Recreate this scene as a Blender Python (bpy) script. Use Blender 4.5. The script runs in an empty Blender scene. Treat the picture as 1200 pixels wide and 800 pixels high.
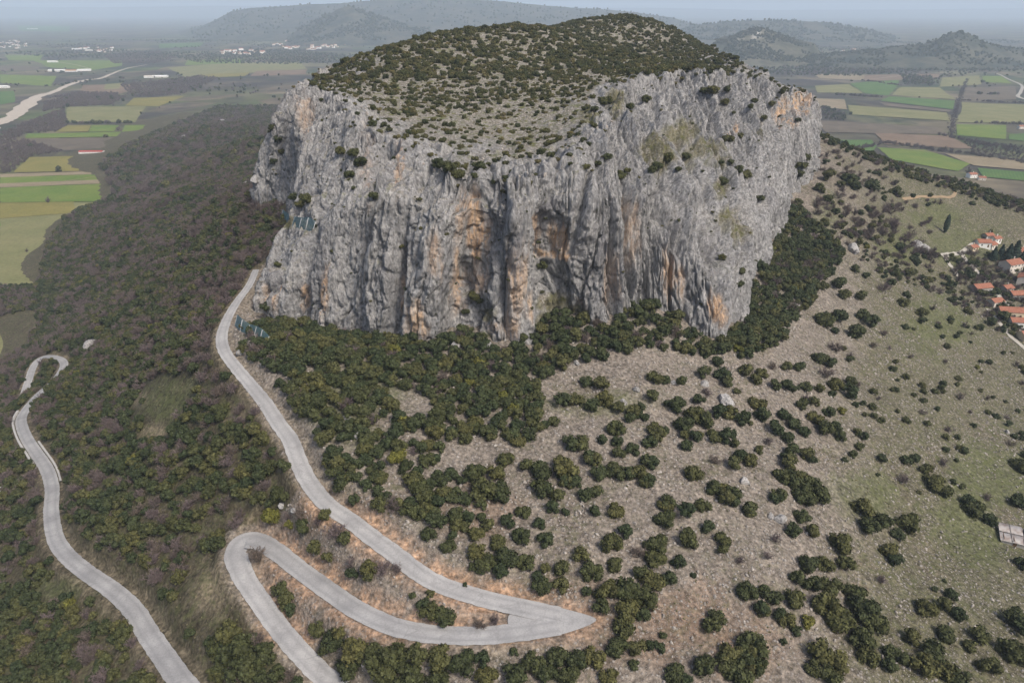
import bpy, bmesh, math, random
import numpy as np
from mathutils import Vector
from mathutils.bvhtree import BVHTree
random.seed(7)
RNG = np.random.default_rng(11)
SC = bpy.context.scene
COL = SC.collection

# ------------------------------------------------------------------ camera
CAM_Z, PITCH, F = 260.0, math.radians(25.7), 811.0          # F in pixels of a 1200 px wide frame
cam_data = bpy.data.cameras.new('camera')
cam = bpy.data.objects.new('camera', cam_data); COL.objects.link(cam)
cam.location = (0, 0, CAM_Z); cam.rotation_euler = (math.pi/2 - PITCH, 0, 0)
cam_data.sensor_width = 36.0; cam_data.lens = 36.0*F/1200.0
cam_data.clip_start = 1.0; cam_data.clip_end = 90000.0
SC.camera = cam
# ------------------------------------------------------------------ sky, sun, exposure
SUN_EL, SUN_AZ = math.radians(50), math.radians(138)       # azimuth clockwise from +Y (behind and to the right of the camera)
world = bpy.data.worlds.new('World'); SC.world = world; world.use_nodes = True
wn = world.node_tree.nodes; wl = world.node_tree.links
bg = wn['Background']; sky = wn.new('ShaderNodeTexSky')
sky.sky_type = 'NISHITA'; sky.sun_disc = False; sky.sun_elevation = SUN_EL; sky.sun_rotation = SUN_AZ
sky.air_density = 1.0; sky.dust_density = 6.0; sky.ozone_density = 1.0; sky.altitude = 300
wl.new(sky.outputs[0], bg.inputs[0]); bg.inputs[1].default_value = 0.08
sd = bpy.data.lights.new('sun', 'SUN'); sd.energy = 1.5; sd.angle = math.radians(11); sd.color = (1.0, 0.93, 0.83)
so = bpy.data.objects.new('sun', sd); COL.objects.link(so)
sdir = Vector((math.sin(SUN_AZ)*math.cos(SUN_EL), math.cos(SUN_AZ)*math.cos(SUN_EL), math.sin(SUN_EL)))
so.rotation_euler = sdir.to_track_quat('Z', 'Y').to_euler(); so.location = (0, -100, 600)
SC.view_settings.view_transform = 'Standard'; SC.view_settings.look = 'None'
SC.view_settings.gamma = 1.0; SC.view_settings.use_curve_mapping = False
SC.view_settings.exposure = 1.05
SC.render.engine = 'CYCLES'
SC.cycles.use_denoising = True; SC.cycles.max_bounces = 6; SC.cycles.diffuse_bounces = 3
SC.cycles.volume_bounces = 1; SC.cycles.transparent_max_bounces = 8

# ------------------------------------------------------------------ pixel <-> world
SP, CP = math.sin(PITCH), math.cos(PITCH)
def px_dir(u, v):
    a = (np.asarray(u, float)-600)/F; b = (np.asarray(v, float)-400)/F
    return np.stack([a, CP - b*SP, -(SP + b*CP)], -1)        # depth 1 along the axis
def Pz(u, v, z):
    d = px_dir(u, v); return tuple(d*((z-CAM_Z)/d[2]) + np.array([0, 0, CAM_Z]))
def PY(u, v, Y):
    d = px_dir(u, v); return tuple(d*(Y/d[1]) + np.array([0, 0, CAM_Z]))
def Pd(u, v, dep): return tuple(px_dir(u, v)*dep + np.array([0, 0, CAM_Z]))
def project(P):
    P = np.asarray(P, float); X, Y, Z = P[..., 0], P[..., 1], P[..., 2]-CAM_Z
    dep = Y*CP - Z*SP; up = Y*SP + Z*CP
    dep = np.where(np.abs(dep) < 1e-3, 1e-3, dep)
    return 600+F*X/dep, 400-F*up/dep, dep
def in_poly(u, v, poly):
    u = np.asarray(u); v = np.asarray(v); r = np.zeros(u.shape, bool); n = len(poly)
    for i in range(n):
        x1, y1 = poly[i]; x2, y2 = poly[(i+1) % n]
        if y1 == y2: continue
        c = ((y1 > v) != (y2 > v)) & (u < (x2-x1)*(v-y1)/(y2-y1)+x1); r ^= c
    return r
def seg_dist(px, py, pts):
    """distance to a polyline (pts: n x 2) and the position along it (segment index + fraction)"""
    best = np.full(np.shape(px), 1e9); pos = np.zeros(np.shape(px))
    for i in range(len(pts)-1):
        ax, ay = pts[i][:2]; bx, by = pts[i+1][:2]
        dx, dy = bx-ax, by-ay; L = dx*dx+dy*dy+1e-9
        t = np.clip(((px-ax)*dx+(py-ay)*dy)/L, 0, 1)
        d = np.hypot(px-ax-t*dx, py-ay-t*dy); m = d < best
        best = np.where(m, d, best); pos = np.where(m, i+t, pos)
    return best, pos
def sstep(a, b, x):
    t = np.clip((x-a)/(b-a), 0, 1); return t*t*(3-2*t)

# ------------------------------------------------------------------ gradient noise
_perm = np.random.default_rng(3).permutation(256).astype(np.int32); _perm = np.concatenate([_perm, _perm, _perm])
_g = np.random.default_rng(4).normal(size=(256, 3)).astype(np.float32); _g /= np.linalg.norm(_g, axis=1)[:, None]
def pn3(x, y, z):
    x = np.asarray(x, np.float32); y = np.asarray(y, np.float32); z = np.asarray(z, np.float32)
    x, y, z = np.broadcast_arrays(x, y, z)
    ix, iy, iz = (np.floor(a).astype(np.int32) for a in (x, y, z))
    fx, fy, fz = x-ix, y-iy, z-iz
    ux, uy, uz = (f*f*f*(f*(f*6-15)+10) for f in (fx, fy, fz))
    ix &= 255; iy &= 255; iz &= 255
    def c(a, b, d):
        h = _perm[_perm[_perm[ix+a]+iy+b]+iz+d]; g = _g[h]
        return g[..., 0]*(fx-a)+g[..., 1]*(fy-b)+g[..., 2]*(fz-d)
    l = lambda a, b, t: a+(b-a)*t
    return 1.6*l(l(l(c(0,0,0), c(1,0,0), ux), l(c(0,1,0), c(1,1,0), ux), uy),
                 l(l(c(0,0,1), c(1,0,1), ux), l(c(0,1,1), c(1,1,1), ux), uy), uz)
_g2 = np.stack([np.cos(np.arange(256)*2.399), np.sin(np.arange(256)*2.399)], 1).astype(np.float32)
def pn2(x, y):
    x = np.asarray(x, np.float32); y = np.asarray(y, np.float32)
    ix = np.floor(x).astype(np.int32); iy = np.floor(y).astype(np.int32); fx, fy = x-ix, y-iy
    ux = fx*fx*fx*(fx*(fx*6-15)+10); uy = fy*fy*fy*(fy*(fy*6-15)+10); ix &= 255; iy &= 255
    def c(a, b):
        g = _g2[_perm[_perm[ix+a]+iy+b]]; return g[..., 0]*(fx-a)+g[..., 1]*(fy-b)
    a = c(0, 0); b = c(0, 1)
    a = a+(c(1, 0)-a)*ux; b = b+(c(1, 1)-b)*ux
    return 1.5*(a+(b-a)*uy)
def fbm2(x, y, o=4):
    r = 0; a = 1; s = 0
    for i in range(o): r = r+a*pn2(x*2**i+17*i, y*2**i-9*i); s += a; a *= .5
    return r/s
def fbm3(x, y, z, o=4):
    r = 0; a = 1; s = 0
    for i in range(o): r = r+a*pn3(x*2**i+17*i, y*2**i-9*i, z*2**i+5*i); s += a; a *= .5
    return r/s

# ------------------------------------------------------------------ radial basis height surface
class RBF:
    def __init__(self, pts, c=12.0, lam=0.0):
        P = np.array(pts, float); self.x = P[:, :2]; self.c = c
        n = len(P); A = np.sqrt(((self.x[:, None]-self.x[None])**2).sum(-1)+c*c)
        M = np.zeros((n+3, n+3)); M[:n, :n] = -A + lam*np.eye(n); M[:n, n] = 1; M[:n, n+1:] = self.x/1000; M[n, :n] = 1; M[n+1:, :n] = (self.x/1000).T
        self.w = np.linalg.lstsq(M, np.concatenate([P[:, 2], [0, 0, 0]]), rcond=None)[0]
    def __call__(self, X, Y):
        X = np.asarray(X, float); Y = np.asarray(Y, float); n = len(self.x)
        r = self.w[n]+self.w[n+1]*X/1000+self.w[n+2]*Y/1000
        for i in range(n): r = r-self.w[i]*np.sqrt((X-self.x[i, 0])**2+(Y-self.x[i, 1])**2+self.c**2)
        return r
def catmull(P, n):
    """open catmull-rom through P (k x d), about n samples"""
    P = np.array(P, float); Q = np.concatenate([[2*P[0]-P[1]], P, [2*P[-1]-P[-2]]]); k = len(P)-1
    t = np.linspace(0, k-1e-6, n); i = t.astype(int); f = (t-i)[:, None]
    a, b, c, d = Q[i], Q[i+1], Q[i+2], Q[i+3]
    return .5*(2*b+(c-a)*f+(2*a-5*b+4*c-d)*f*f+(3*b-a-3*c+d)*f**3)

# ------------------------------------------------------------------ objects
def tag(o, label=None, cat=None, group=None, kind=None):
    if label: o['label'] = label
    if cat: o['category'] = cat
    if group: o['group'] = group
    if kind: o['kind'] = kind
    return o
def grid_mesh(name, V, mat, keep=None, smooth=True):
    """V: rows x cols x 3"""
    R, C = V.shape[:2]; idx = np.arange(R*C, dtype=np.int32).reshape(R, C)
    q = np.stack([idx[:-1, :-1], idx[:-1, 1:], idx[1:, 1:], idx[1:, :-1]], -1).reshape(-1, 4)
    if keep is not None: q = q[keep.reshape(-1)]
    return np_mesh(name, V.reshape(-1, 3), q, mat, smooth)
def np_mesh(name, V, q, mat, smooth=True):
    V = np.asarray(V, np.float32); q = np.asarray(q, np.int32); k = q.shape[1]
    me = bpy.data.meshes.new(name); me.vertices.add(len(V)); me.vertices.foreach_set('co', V.ravel())
    me.loops.add(q.size); me.loops.foreach_set('vertex_index', q.ravel())
    me.polygons.add(len(q)); me.polygons.foreach_set('loop_start', np.arange(0, q.size, k, dtype=np.int32))
    me.polygons.foreach_set('loop_total', np.full(len(q), k, np.int32))
    if smooth: me.polygons.foreach_set('use_smooth', np.ones(len(q), bool))
    me.update(calc_edges=True)
    if mat: me.materials.append(mat)
    return me
def add(name, me, parent=None, loc=None):
    o = bpy.data.objects.new(name, me); COL.objects.link(o)
    if parent: o.parent = parent
    if loc is not None: o.location = loc
    return o
def set_col(me, name, c):
    a = me.color_attributes.new(name, 'FLOAT_COLOR', 'POINT'); n = len(me.vertices)
    d = np.ones((n, 4), np.float32); d[:, :c.shape[1]] = c; a.data.foreach_set('color', d.ravel())

# ------------------------------------------------------------------ material helper
class MAT:
    def __init__(self, name, rough=.9, spec=.2):
        self.m = bpy.data.materials.new(name); self.m.use_nodes = True; self.t = self.m.node_tree
        self.b = self.t.nodes['Principled BSDF']; self.b.inputs['Roughness'].default_value = rough
        self.b.inputs['Specular IOR Level'].default_value = spec
    def n(self, typ, **kw):
        n = self.t.nodes.new('ShaderNode'+typ)
        for k, v in kw.items():
            if k in n.inputs.keys(): n.inputs[k].default_value = v
            else: setattr(n, k, v)
        return n
    def l(self, a, b): self.t.links.new(a, b)
    def coords(self, sx=1, sy=1, sz=1):
        g = self.n('NewGeometry'); m = self.n('Mapping'); m.inputs['Scale'].default_value = (sx, sy, sz)
        self.l(g.outputs['Position'], m.inputs['Vector']); return m.outputs[0]
    def noise(self, scale, detail=4, vec=None, rough=.55):
        n = self.n('TexNoise'); n.inputs['Scale'].default_value = scale; n.inputs['Detail'].default_value = detail
        n.inputs['Roughness'].default_value = rough
        self.l(vec if vec is not None else self.coords(), n.inputs['Vector']); return n.outputs['Fac']
    def voro(self, scale, vec=None, out='Distance', feature='F1'):
        n = self.n('TexVoronoi'); n.feature = feature; n.inputs['Scale'].default_value = scale
        self.l(vec if vec is not None else self.coords(), n.inputs['Vector']); return n.outputs[out]
    def ramp(self, fac, stops):
        r = self.n('ValToRGB'); e = r.color_ramp.elements
        while len(e) < len(stops): e.new(.5)
        for i, (p, c) in enumerate(stops):
            e[i].position = p; e[i].color = tuple(c)+(1,) if not np.isscalar(c) else (c, c, c, 1)
        self.l(fac, r.inputs[0]); return r.outputs[0]
    def mix(self, fac, a, b, mode='MIX'):
        m = self.n('MixRGB', blend_type=mode)
        for s, x in ((0, fac), (1, a), (2, b)):
            if isinstance(x, bpy.types.NodeSocket): self.l(x, m.inputs[s])
            elif np.isscalar(x): m.inputs[s].default_value = x if s == 0 else (x, x, x, 1)
            else: m.inputs[s].default_value = tuple(x)+(1,)
        return m.outputs[0]
    def math(self, op, a, b=0.0):
        m = self.n('Math', operation=op)
        for s, x in ((0, a), (1, b)):
            if isinstance(x, bpy.types.NodeSocket): self.l(x, m.inputs[s])
            else: m.inputs[s].default_value = x
        return m.outputs[0]
    def attr(self, name, out='Color'):
        n = self.n('Attribute'); n.attribute_name = name; return n.outputs[out]
    def rgb(self, socket): return socket
    def color(self, c):
        if isinstance(c, bpy.types.NodeSocket): self.l(c, self.b.inputs['Base Color'])
        else: self.b.inputs['Base Color'].default_value = tuple(c)+(1,)
        return self
    def bump(self, h, strength=.5, dist=.3):
        b = self.n('Bump'); b.inputs['Strength'].default_value = strength; b.inputs['Distance'].default_value = dist
        self.l(h, b.inputs['Height']); self.l(b.outputs[0], self.b.inputs['Normal']); return self
def flat_mat(name, c, var=.25, scale=.8, rough=.9):
    m = MAT(name, rough); f = m.noise(scale, 5)
    m.color(m.mix(f, tuple(x*(1-var) for x in c), tuple(min(1, x*(1+var)) for x in c))); return m.m
# ================================================================== MATERIALS OF THE SETTING
def ground_material():
    m = MAT('hillside_ground', .95, .1); c = m.attr('Col'); st = m.attr('Mask')
    sep = m.n('SeparateColor'); m.l(st, sep.inputs[0])
    fine = m.noise(.9, 6); big = m.noise(.06, 4)
    c = m.mix(.85, c, m.ramp(fine, [(.32, .35), (.5, .95), (.68, 1.7)]), 'MULTIPLY')
    c = m.mix(.6, c, m.ramp(m.noise(.33, 5, rough=.7), [(.34, .5), (.66, 1.5)]), 'MULTIPLY')
    c = m.mix(.5, c, m.ramp(big, [(.3, .7), (.7, 1.25)]), 'MULTIPLY')
    v = m.voro(.75); vc = m.voro(.75, out='Color')
    stone = m.ramp(v, [(.2, 1), (.36, 0)])
    v2 = m.voro(1.9); stone2 = m.ramp(v2, [(.2, 1), (.36, 0)])
    hsv = m.n('RGBToBW'); m.l(vc, hsv.inputs[0])
    sel = m.math('GREATER_THAN', hsv.outputs[0], .42)
    s = m.math('MULTIPLY', m.math('MULTIPLY', stone, sel), sep.outputs[0])
    s2 = m.math('MULTIPLY', m.math('MULTIPLY', stone2, .75), sep.outputs[0])
    sc = m.mix(fine, (.20, .18, .165), (.35, .325, .298))
    c = m.mix(s2, c, sc); c = m.mix(s, c, sc)
    # tufts of green grass
    g = m.ramp(m.noise(.35, 6, rough=.7), [(.48, 0), (.6, 1)])
    gg = m.mix(fine, (.055, .068, .026), (.125, .13, .055))
    c = m.mix(m.math('MULTIPLY', g, sep.outputs[1]), c, gg)
    m.color(c)
    h = m.math('ADD', m.math('MULTIPLY', m.math('ADD', s, s2), .6), fine)
    m.bump(h, .8, .5); return m.m
def rock_material():
    m = MAT('limestone', .93, .15)
    a = m.attr('Mask'); sep = m.n('SeparateColor'); m.l(a, sep.inputs[0])     # R orange, G turf, B dark varnish
    vs = m.coords(1, 1, .12); iso = m.coords()
    fine = m.noise(.9, 6, m.coords(1, 1, .45), .6); streak = m.noise(.45, 5, vs, .6); mid = m.noise(.07, 6, m.coords(1, 1, .6), .65)
    c = m.ramp(fine, [(.28, (.14, .138, .139)), (.45, (.25, .247, .246)), (.56, (.32, .316, .312)), (.74, (.45, .443, .434))])
    c = m.mix(.6, c, m.ramp(streak, [(.32, .5), (.5, 1.0), (.66, 1.35)]), 'MULTIPLY')
    c = m.mix(.55, c, m.ramp(mid, [(.32, (.66, .67, .70)), (.68, (1.18, 1.17, 1.15))]), 'MULTIPLY')
    dk = m.math('MULTIPLY', sep.outputs[2], m.ramp(m.noise(.5, 5, vs), [(.35, 0), (.6, 1)]))
    c = m.mix(dk, c, (.13, .128, .14))
    of = m.math('MULTIPLY', sep.outputs[0], m.ramp(m.noise(.6, 5, vs, .65), [(.33, .0), (.56, 1)]))
    oc = m.mix(streak, (.42, .235, .12), (.64, .50, .365))
    c = m.mix(of, c, oc)
    # pits, lichen and tiny tufts
    pit = m.ramp(m.voro(.5, m.coords(1, 1, .6)), [(.12, 1), (.26, 0)])
    psel = m.ramp(m.noise(.11, 4, iso), [(.42, 0), (.56, 1)])
    c = m.mix(m.math('MULTIPLY', m.math('MULTIPLY', pit, psel), .8), c, (.055, .06, .042))
    soil = m.ramp(m.noise(1.0, 6, iso), [(.3, (.12, .105, .075)), (.5, (.23, .21, .175)), (.68, (.44, .42, .39))])
    grass = m.mix(fine, (.085, .10, .035), (.19, .19, .08))
    gm = m.ramp(m.noise(.28, 5, iso), [(.50, 0), (.66, 1)])
    soil = m.mix(gm, soil, grass)
    c = m.mix(sep.outputs[1], c, soil)
    c = m.mix(m.attr('Grass', 'Fac'), c, m.mix(fine, (.08, .082, .034), (.165, .15, .065)))
    m.color(c)
    h = m.math('ADD', m.math('MULTIPLY', fine, 1.0), m.math('MULTIPLY', m.noise(.35, 6, m.coords(1, 1, .4), .65), 1.8))
    m.bump(h, 1.0, 1.4); return m.m
def plain_material():
    m = MAT('valley_floor', .95, .1)
    w = m.coords(.0011, .0006, 1); v = m.voro(6.0, w, 'Color')
    bw = m.n('RGBToBW'); m.l(v, bw.inputs[0])
    c = m.ramp(bw.outputs[0], [(.2, (.085, .075, .055)), (.38, (.10, .105, .05)), (.5, (.13, .105, .075)), (.62, (.075, .10, .04)), (.8, (.16, .135, .09))])
    b = m.noise(.012, 6); c = m.mix(m.ramp(m.noise(.0022, 7, rough=.65), [(.46, 0), (.56, .9)]), c, (.05, .045, .042)); c = m.mix(m.ramp(m.noise(.0035, 6, m.coords(1, .6, 1), .65), [(.54, 0), (.62, .8)]), c, (.035, .05, .03))
    c = m.mix(.8, c, m.ramp(b, [(.3, .55), (.7, 1.35)]), 'MULTIPLY')
    m.color(c); return m.m
def asphalt_material():
    m = MAT('worn_asphalt', .88, .25); f = m.noise(2.2, 6); b = m.noise(.12, 4)
    c = m.ramp(b, [(.3, (.25, .248, .248)), (.5, (.315, .311, .307)), (.7, (.375, .37, .364))])
    c = m.mix(.6, c, m.ramp(f, [(.3, .8), (.7, 1.18)]), 'MULTIPLY')
    w = m.attr('Mask'); sep = m.n('SeparateColor'); m.l(w, sep.inputs[0])
    c = m.mix(m.math('MULTIPLY', sep.outputs[0], .55), c, (.17, .17, .175))      # wheel tracks
    pat = m.ramp(m.noise(.35, 6, rough=.7), [(.56, 0), (.64, 1)])
    c = m.mix(m.math('MULTIPLY', pat, .4), c, (.19, .188, .188))
    cr = m.n('TexVoronoi'); cr.feature = 'DISTANCE_TO_EDGE'; cr.inputs['Scale'].default_value = .22; m.l(m.coords(), cr.inputs['Vector'])
    c = m.mix(m.math('MULTIPLY', m.ramp(cr.outputs['Distance'], [(.006, 1), (.014, 0)]), .3), c, (.15, .15, .15))
    m.color(c); m.bump(f, .3, .05); return m.m
M_GROUND, M_ROCK, M_PLAIN, M_ROAD = ground_material(), rock_material(), plain_material(), asphalt_material()

# ================================================================== ROADS: CENTRE LINES (pixel, pixel, height)
ROAD_A = [(300,316,145),(292,334,143.5),(278,353,142),(267,372,141),(260,393,140),(263,411,139),(277,431,138),(293,450,136.8),(310,471,135.4),
          (327,497,133.8),(340,515,132.8),(351,543,131),(363,566,129.6),(383,590,128),(410,609,126.5),(437,630,125),(463,649,123.8),
          (490,670,122.6),(517,685,121.3),(550,696,120.3),(583,705,119.6),(620,713,119.3),(655,721,119.2)]
ROAD_M = [(655,733,119.2),(610,740,119.22),(567,744,119.05),(530,744,118.65),(495,741,118.05),(457,732,117.4),(417,713,116.6),(383,690,115.8),(350,666,115),
          (323,645,114.3),(302,634,113.6),(286,634,113),(277,650,112.4),(286,676,111.6),(304,703,110.6),(323,730,109.6),(347,759,108.6),(373,786,107.7),(396,806,107),(440,850,106)]
ROAD_B = [(262,850,101),(217,803,98),(200,780,96.5),(173,741,94),(157,715,92),(133,692,90),(100,669,87.5),(78,650,85.5),(65,630,83),(60,600,80),
          (61,572,77),(55,550,75),(42,530,72.5),(31,513,70),(25,497,67),(26,487,65),(35,474,62),(47,461,59),(65,445,55),(75,428,52),(69,420,50.5),
          (52,418,48.5),(40,428,46),(32,450,43),(22,480,40)]
ROADS = {}
for nm, L, n, w0, w1 in (('A', ROAD_A, 260, 2.1, 3.1), ('M', ROAD_M, 300, 3.0, 3.0), ('B', ROAD_B, 360, 3.1, 2.3)):
    pts = catmull([Pz(*p) for p in L], n); wd = np.linspace(w0, w1, n)
    if nm == 'M':   # wider in the left-hand turn
        t = np.linspace(0, len(L)-1, n); wd = 2.9 + .9*np.exp(-((t-11)/1.6)**2)
    if nm == 'A':
        t = np.linspace(0, len(L)-1, n); wd = np.interp(t, [0, 4, 10, 22], [1.6, 2.3, 2.75, 3.0])
    ROADS[nm] = (pts, wd)
WEDGE = [(612,704),(640,708),(668,714.5),(697,723.5),(692,731),(666,740.5),(640,746),(612,748),(602,741),(597,734),(595,727),(598,718)]

# ================================================================== MASSIF: COLUMNS (base, two between, rim) as (u, v, forward distance)
COLS = [
 [(308,218,430),(312,185,433),(322,128,436),(348,102,446)],
 [(324,238,405),(329,200,408),(336,140,410),(354,105,420)],
 [(332,256,385),(337,205,388),(342,150,390),(364,109,402)],
 [(338,282,340),(343,258,347),(352,180,362),(386,112,380)],
 [(296,350,296),(302,315,298),(338,274,316),(405,126,352)],
 [(312,376,279),(318,335,281),(346,285,291),(425,150,322)],
 [(380,386,265),(381,330,268),(396,250,276),(460,166,300)],
 [(450,393,256),(452,320,259),(466,235,265),(505,190,279)],
 [(505,402,248),(506,330,250),(516,250,254),(530,206,263)],
 [(548,388,252),(550,310,257),(556,245,257),(565,208,265)],
 [(592,410,242),(594,340,245),(600,255,249),(602,203,262)],
 [(650,373,260),(645,300,262),(642,240,260),(645,197,268)],
 [(705,380,256),(706,310,257),(702,230,262),(688,176,285)],
 [(755,356,266),(760,290,268),(766,220,277),(722,122,350)],
 [(800,380,262),(801,300,269),(797,220,292),(742,92,400)],
 [(858,390,262),(864,330,271),(853,230,315),(785,87,425)],
 [(890,312,350),(895,255,360),(884,180,386),(830,87,452)],
 [(908,282,390),(914,235,398),(912,165,418),(868,92,472)],
 [(926,243,440),(931,200,447),(925,148,458),(900,99,490)],
 [(957,207,510),(957,170,514),(953,130,519),(944,109,530)],
]
cols = [[PY(*p) for p in c] for c in COLS]
def wc(b, r):
    b = np.array(b, float); r = np.array(r, float); return [tuple(b), tuple(b+(r-b)*.33), tuple(b+(r-b)*.7), tuple(r)]
cols += [wc((246,650,140), (186,640,221)), wc((260,860,120), (205,830,217)), wc((100,1040,110), (100,980,215)), wc((-70,860,125), (-30,820,225)), wc((-135,580,150), (-112,570,224))]
cols = np.array(cols)                                             # k x 4 x 3
K = len(cols)
def closed_catmull(P, i, f):
    k = len(P); f = f.reshape((-1,)+(1,)*(P.ndim-1)); a, b, c, d = P[(i-1) % k], P[i % k], P[(i+1) % k], P[(i+2) % k]
    return .5*(2*b+(c-a)*f+(2*a-5*b+4*c-d)*f*f+(3*b-a-3*c+d)*f**3)
ii, ff = [], []
for k in range(K):
    L = max(np.linalg.norm(cols[k, 0]-cols[(k+1) % K, 0]), np.linalg.norm(cols[k, 3]-cols[(k+1) % K, 3]))
    n = max(4, int(L/(.47 if k < 19 else 5.0)))
    ii += [k]*n; ff += list(np.arange(n)/n)
ii = np.array(ii); ff = np.array(ff); NS = len(ii)
CC = closed_catmull(cols, ii, ff)                                 # NS x 4 x 3
# rows of the cliff
NC, NP_ = 200, 120
CH = np.linalg.norm(np.diff(CC, axis=1), axis=2); cum = np.concatenate([np.zeros((NS, 1)), np.cumsum(CH, 1)], 1); HT = cum[:, -1]
T = np.linspace(0, 1, NC)
CL = np.zeros((NC, NS, 3))
for ax in range(3):
    for s in range(NS): CL[:, s, ax] = np.interp(T*HT[s], cum[s], CC[s, :, ax])
kern = np.ones(9)/9                                                # soften the kinks of the profile
for _ in range(2):
    pad = np.concatenate([np.repeat(CL[:1], 4, 0), CL, np.repeat(CL[-1:], 4, 0)]); sm = sum(pad[j:j+NC] for j in range(9))/9
    w = np.minimum(np.minimum(np.arange(NC), np.arange(NC)[::-1])/6, 1)[:, None, None]; CL = CL*(1-w)+sm*w
RIM = CL[-1]; BASE = CL[0]
# plateau
PLAT = [Pd(600,100,404), Pd(600,32,555), Pd(640,33,545), Pd(740,19,730), Pd(690,23,730), Pd(650,31,730), Pd(790,33,720), Pd(838,57,690), Pd(700,56,520), Pd(760,70,505), Pd(700,68,615), Pd(655,44,630), Pd(760,82,595), Pd(730,50,660), Pd(450,56,480), Pd(380,86,445), Pd(700,100,400), Pd(820,82,480),
        Pd(600,150,335), Pd(520,150,322), Pd(450,121,370), Pd(520,80,440), Pd(560,34,545), Pd(510,40,520), Pd(640,150,330), Pd(650,70,480), Pd(560,60,480), (60,900,236), (120,900,236), (0,680,236)]
PH = RBF([tuple(c[3]) for c in cols]+PLAT, 10.0, .5)
cseg = [(-8, 400), (20, 540), (105, 800)]
ctr = np.zeros((NS, 2)); _, pos = seg_dist(RIM[:, 0], RIM[:, 1], cseg)
for s in range(NS):
    i = min(int(pos[s]), 1); f = pos[s]-i; ctr[s] = np.array(cseg[i])*(1-f)+np.array(cseg[i+1])*f
kk = np.ones(61)/61
for ax in range(2): ctr[:, ax] = np.convolve(np.concatenate([ctr[-30:, ax], ctr[:, ax], ctr[:30, ax]]), kk, 'valid')
q = np.linspace(0, 1, NP_+1)[1:]
PLX = RIM[None, :, 0]+(ctr[None, :, 0]-RIM[None, :, 0])*q[:, None]
PLY_ = RIM[None, :, 1]+(ctr[None, :, 1]-RIM[None, :, 1])*q[:, None]
PZ = PH(PLX, PLY_) + (RIM[:, 2]-PH(RIM[:, 0], RIM[:, 1]))[None]*((1-q[:, None])**4)
PL = np.stack([PLX, PLY_, PZ], -1)
ext = BASE.copy(); cen = ctr
out2 = BASE[:, :2]-cen; out2 /= np.linalg.norm(out2, axis=1)[:, None]
ext[:, :2] += out2*2; ext[:, 2] -= 14
MV = np.concatenate([ext[None], CL, PL])                            # rows x NS x 3
ROWS = MV.shape[0]
MU, MVV, MD = project(MV)                                           # where each undisplaced point shows in the photograph
# outward normals from a smoothed grid
def grid_normals(V):
    ds = np.roll(V, -3, 1)-np.roll(V, 3, 1); Vp = np.concatenate([V[:1], V[:1], V, V[-1:], V[-1:]]); dr = Vp[4:]-Vp[:-4]
    n = np.cross(ds, dr); n /= (np.linalg.norm(n, axis=2)[..., None]+1e-9); return n
NRM = grid_normals(MV)
sgn = np.sign((NRM[1:NC, :, :2]*out2[None]).sum(-1).mean()); NRM *= sgn
for _ in range(3):
    NRM = (NRM+np.roll(NRM, 4, 1)+np.roll(NRM, -4, 1)); NRM /= np.linalg.norm(NRM, axis=2)[..., None]+1e-9
# metres along and up the wall
dl = np.linalg.norm(np.roll(RIM*.5+BASE*.5, -1, 0)-(RIM*.5+BASE*.5), axis=1); SM = np.concatenate([[0], np.cumsum(dl)[:-1]])
rowh = np.concatenate([[-.05], T, 1+q*1.2])
Hm = np.where(rowh[:, None] <= 1, rowh[:, None]*HT[None], HT[None]+(rowh[:, None]-1)*60)
S2 = np.broadcast_to(SM[None], Hm.shape)
wallw = (1-sstep(0.93, 1.12, rowh))[:, None]                        # how far this is wall rather than plateau
wx = S2+4.5*fbm2(S2/30, Hm/45, 2)+1.2*fbm2(S2/7+50, Hm/12, 3)
nz = lambda a, b, o=0: pn3(wx/a+o, Hm/b+o*.7, 0.37+o)
slab = sstep(715, 800, MU)*sstep(330, 250, MVV)                     # the laid-back right-hand face: gentler ribs
big = 4.0*fbm3(S2/45, Hm/110, 0*S2, 2)
amod = .25+1.1*sstep(-.25, .35, fbm2(S2/38+61, Hm/45, 2))
ribs = np.abs(nz(15, 95))*6.5 + amod*(np.abs(nz(5.4, 60, 3.3))*3.6 + np.abs(nz(2.4, 17, 7.1))*2.0) + np.abs(nz(1.35, 7.5, 9.2))*1.0 + .35*np.abs(pn3(wx/2.6, Hm/2.6, 21.+0*S2)) - 2.9
pock = (1-.6*slab)*-1.1*sstep(.18, .42, pn3(wx/1.9, Hm/4.2, 31.+0*S2))*(.4+.9*sstep(-.1, .3, fbm2(S2/22+9, Hm/26, 2))) - .35*sstep(.2, .45, pn3(wx/1.0, Hm/2.2, 37.+0*S2))
crk2 = -1.9*(1-sstep(.0, .075, np.abs(nz(9, 48, 40.3)))) - 1.1*(1-sstep(0, .085, np.abs(nz(4.1, 15, 44.7))))
gul = -3.6*sstep(.45, .85, 1-np.abs(nz(21, 200, 12.7))*3.0)      # deep joints that split the wall into buttresses
steps = np.abs(pn3(wx/16, Hm/7, 4.4+0*S2))*.9
iso = .8*fbm3(MV[..., 0]/5, MV[..., 1]/5, MV[..., 2]/5, 3)
disp = (big + ribs*(1+.15*slab) + gul + pock + crk2 + steps + iso + slab*(np.abs(nz(13, 140, 15.5))*9.5+np.abs(nz(5.5, 60, 18.5))*4.0-3.6))*wallw
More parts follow.
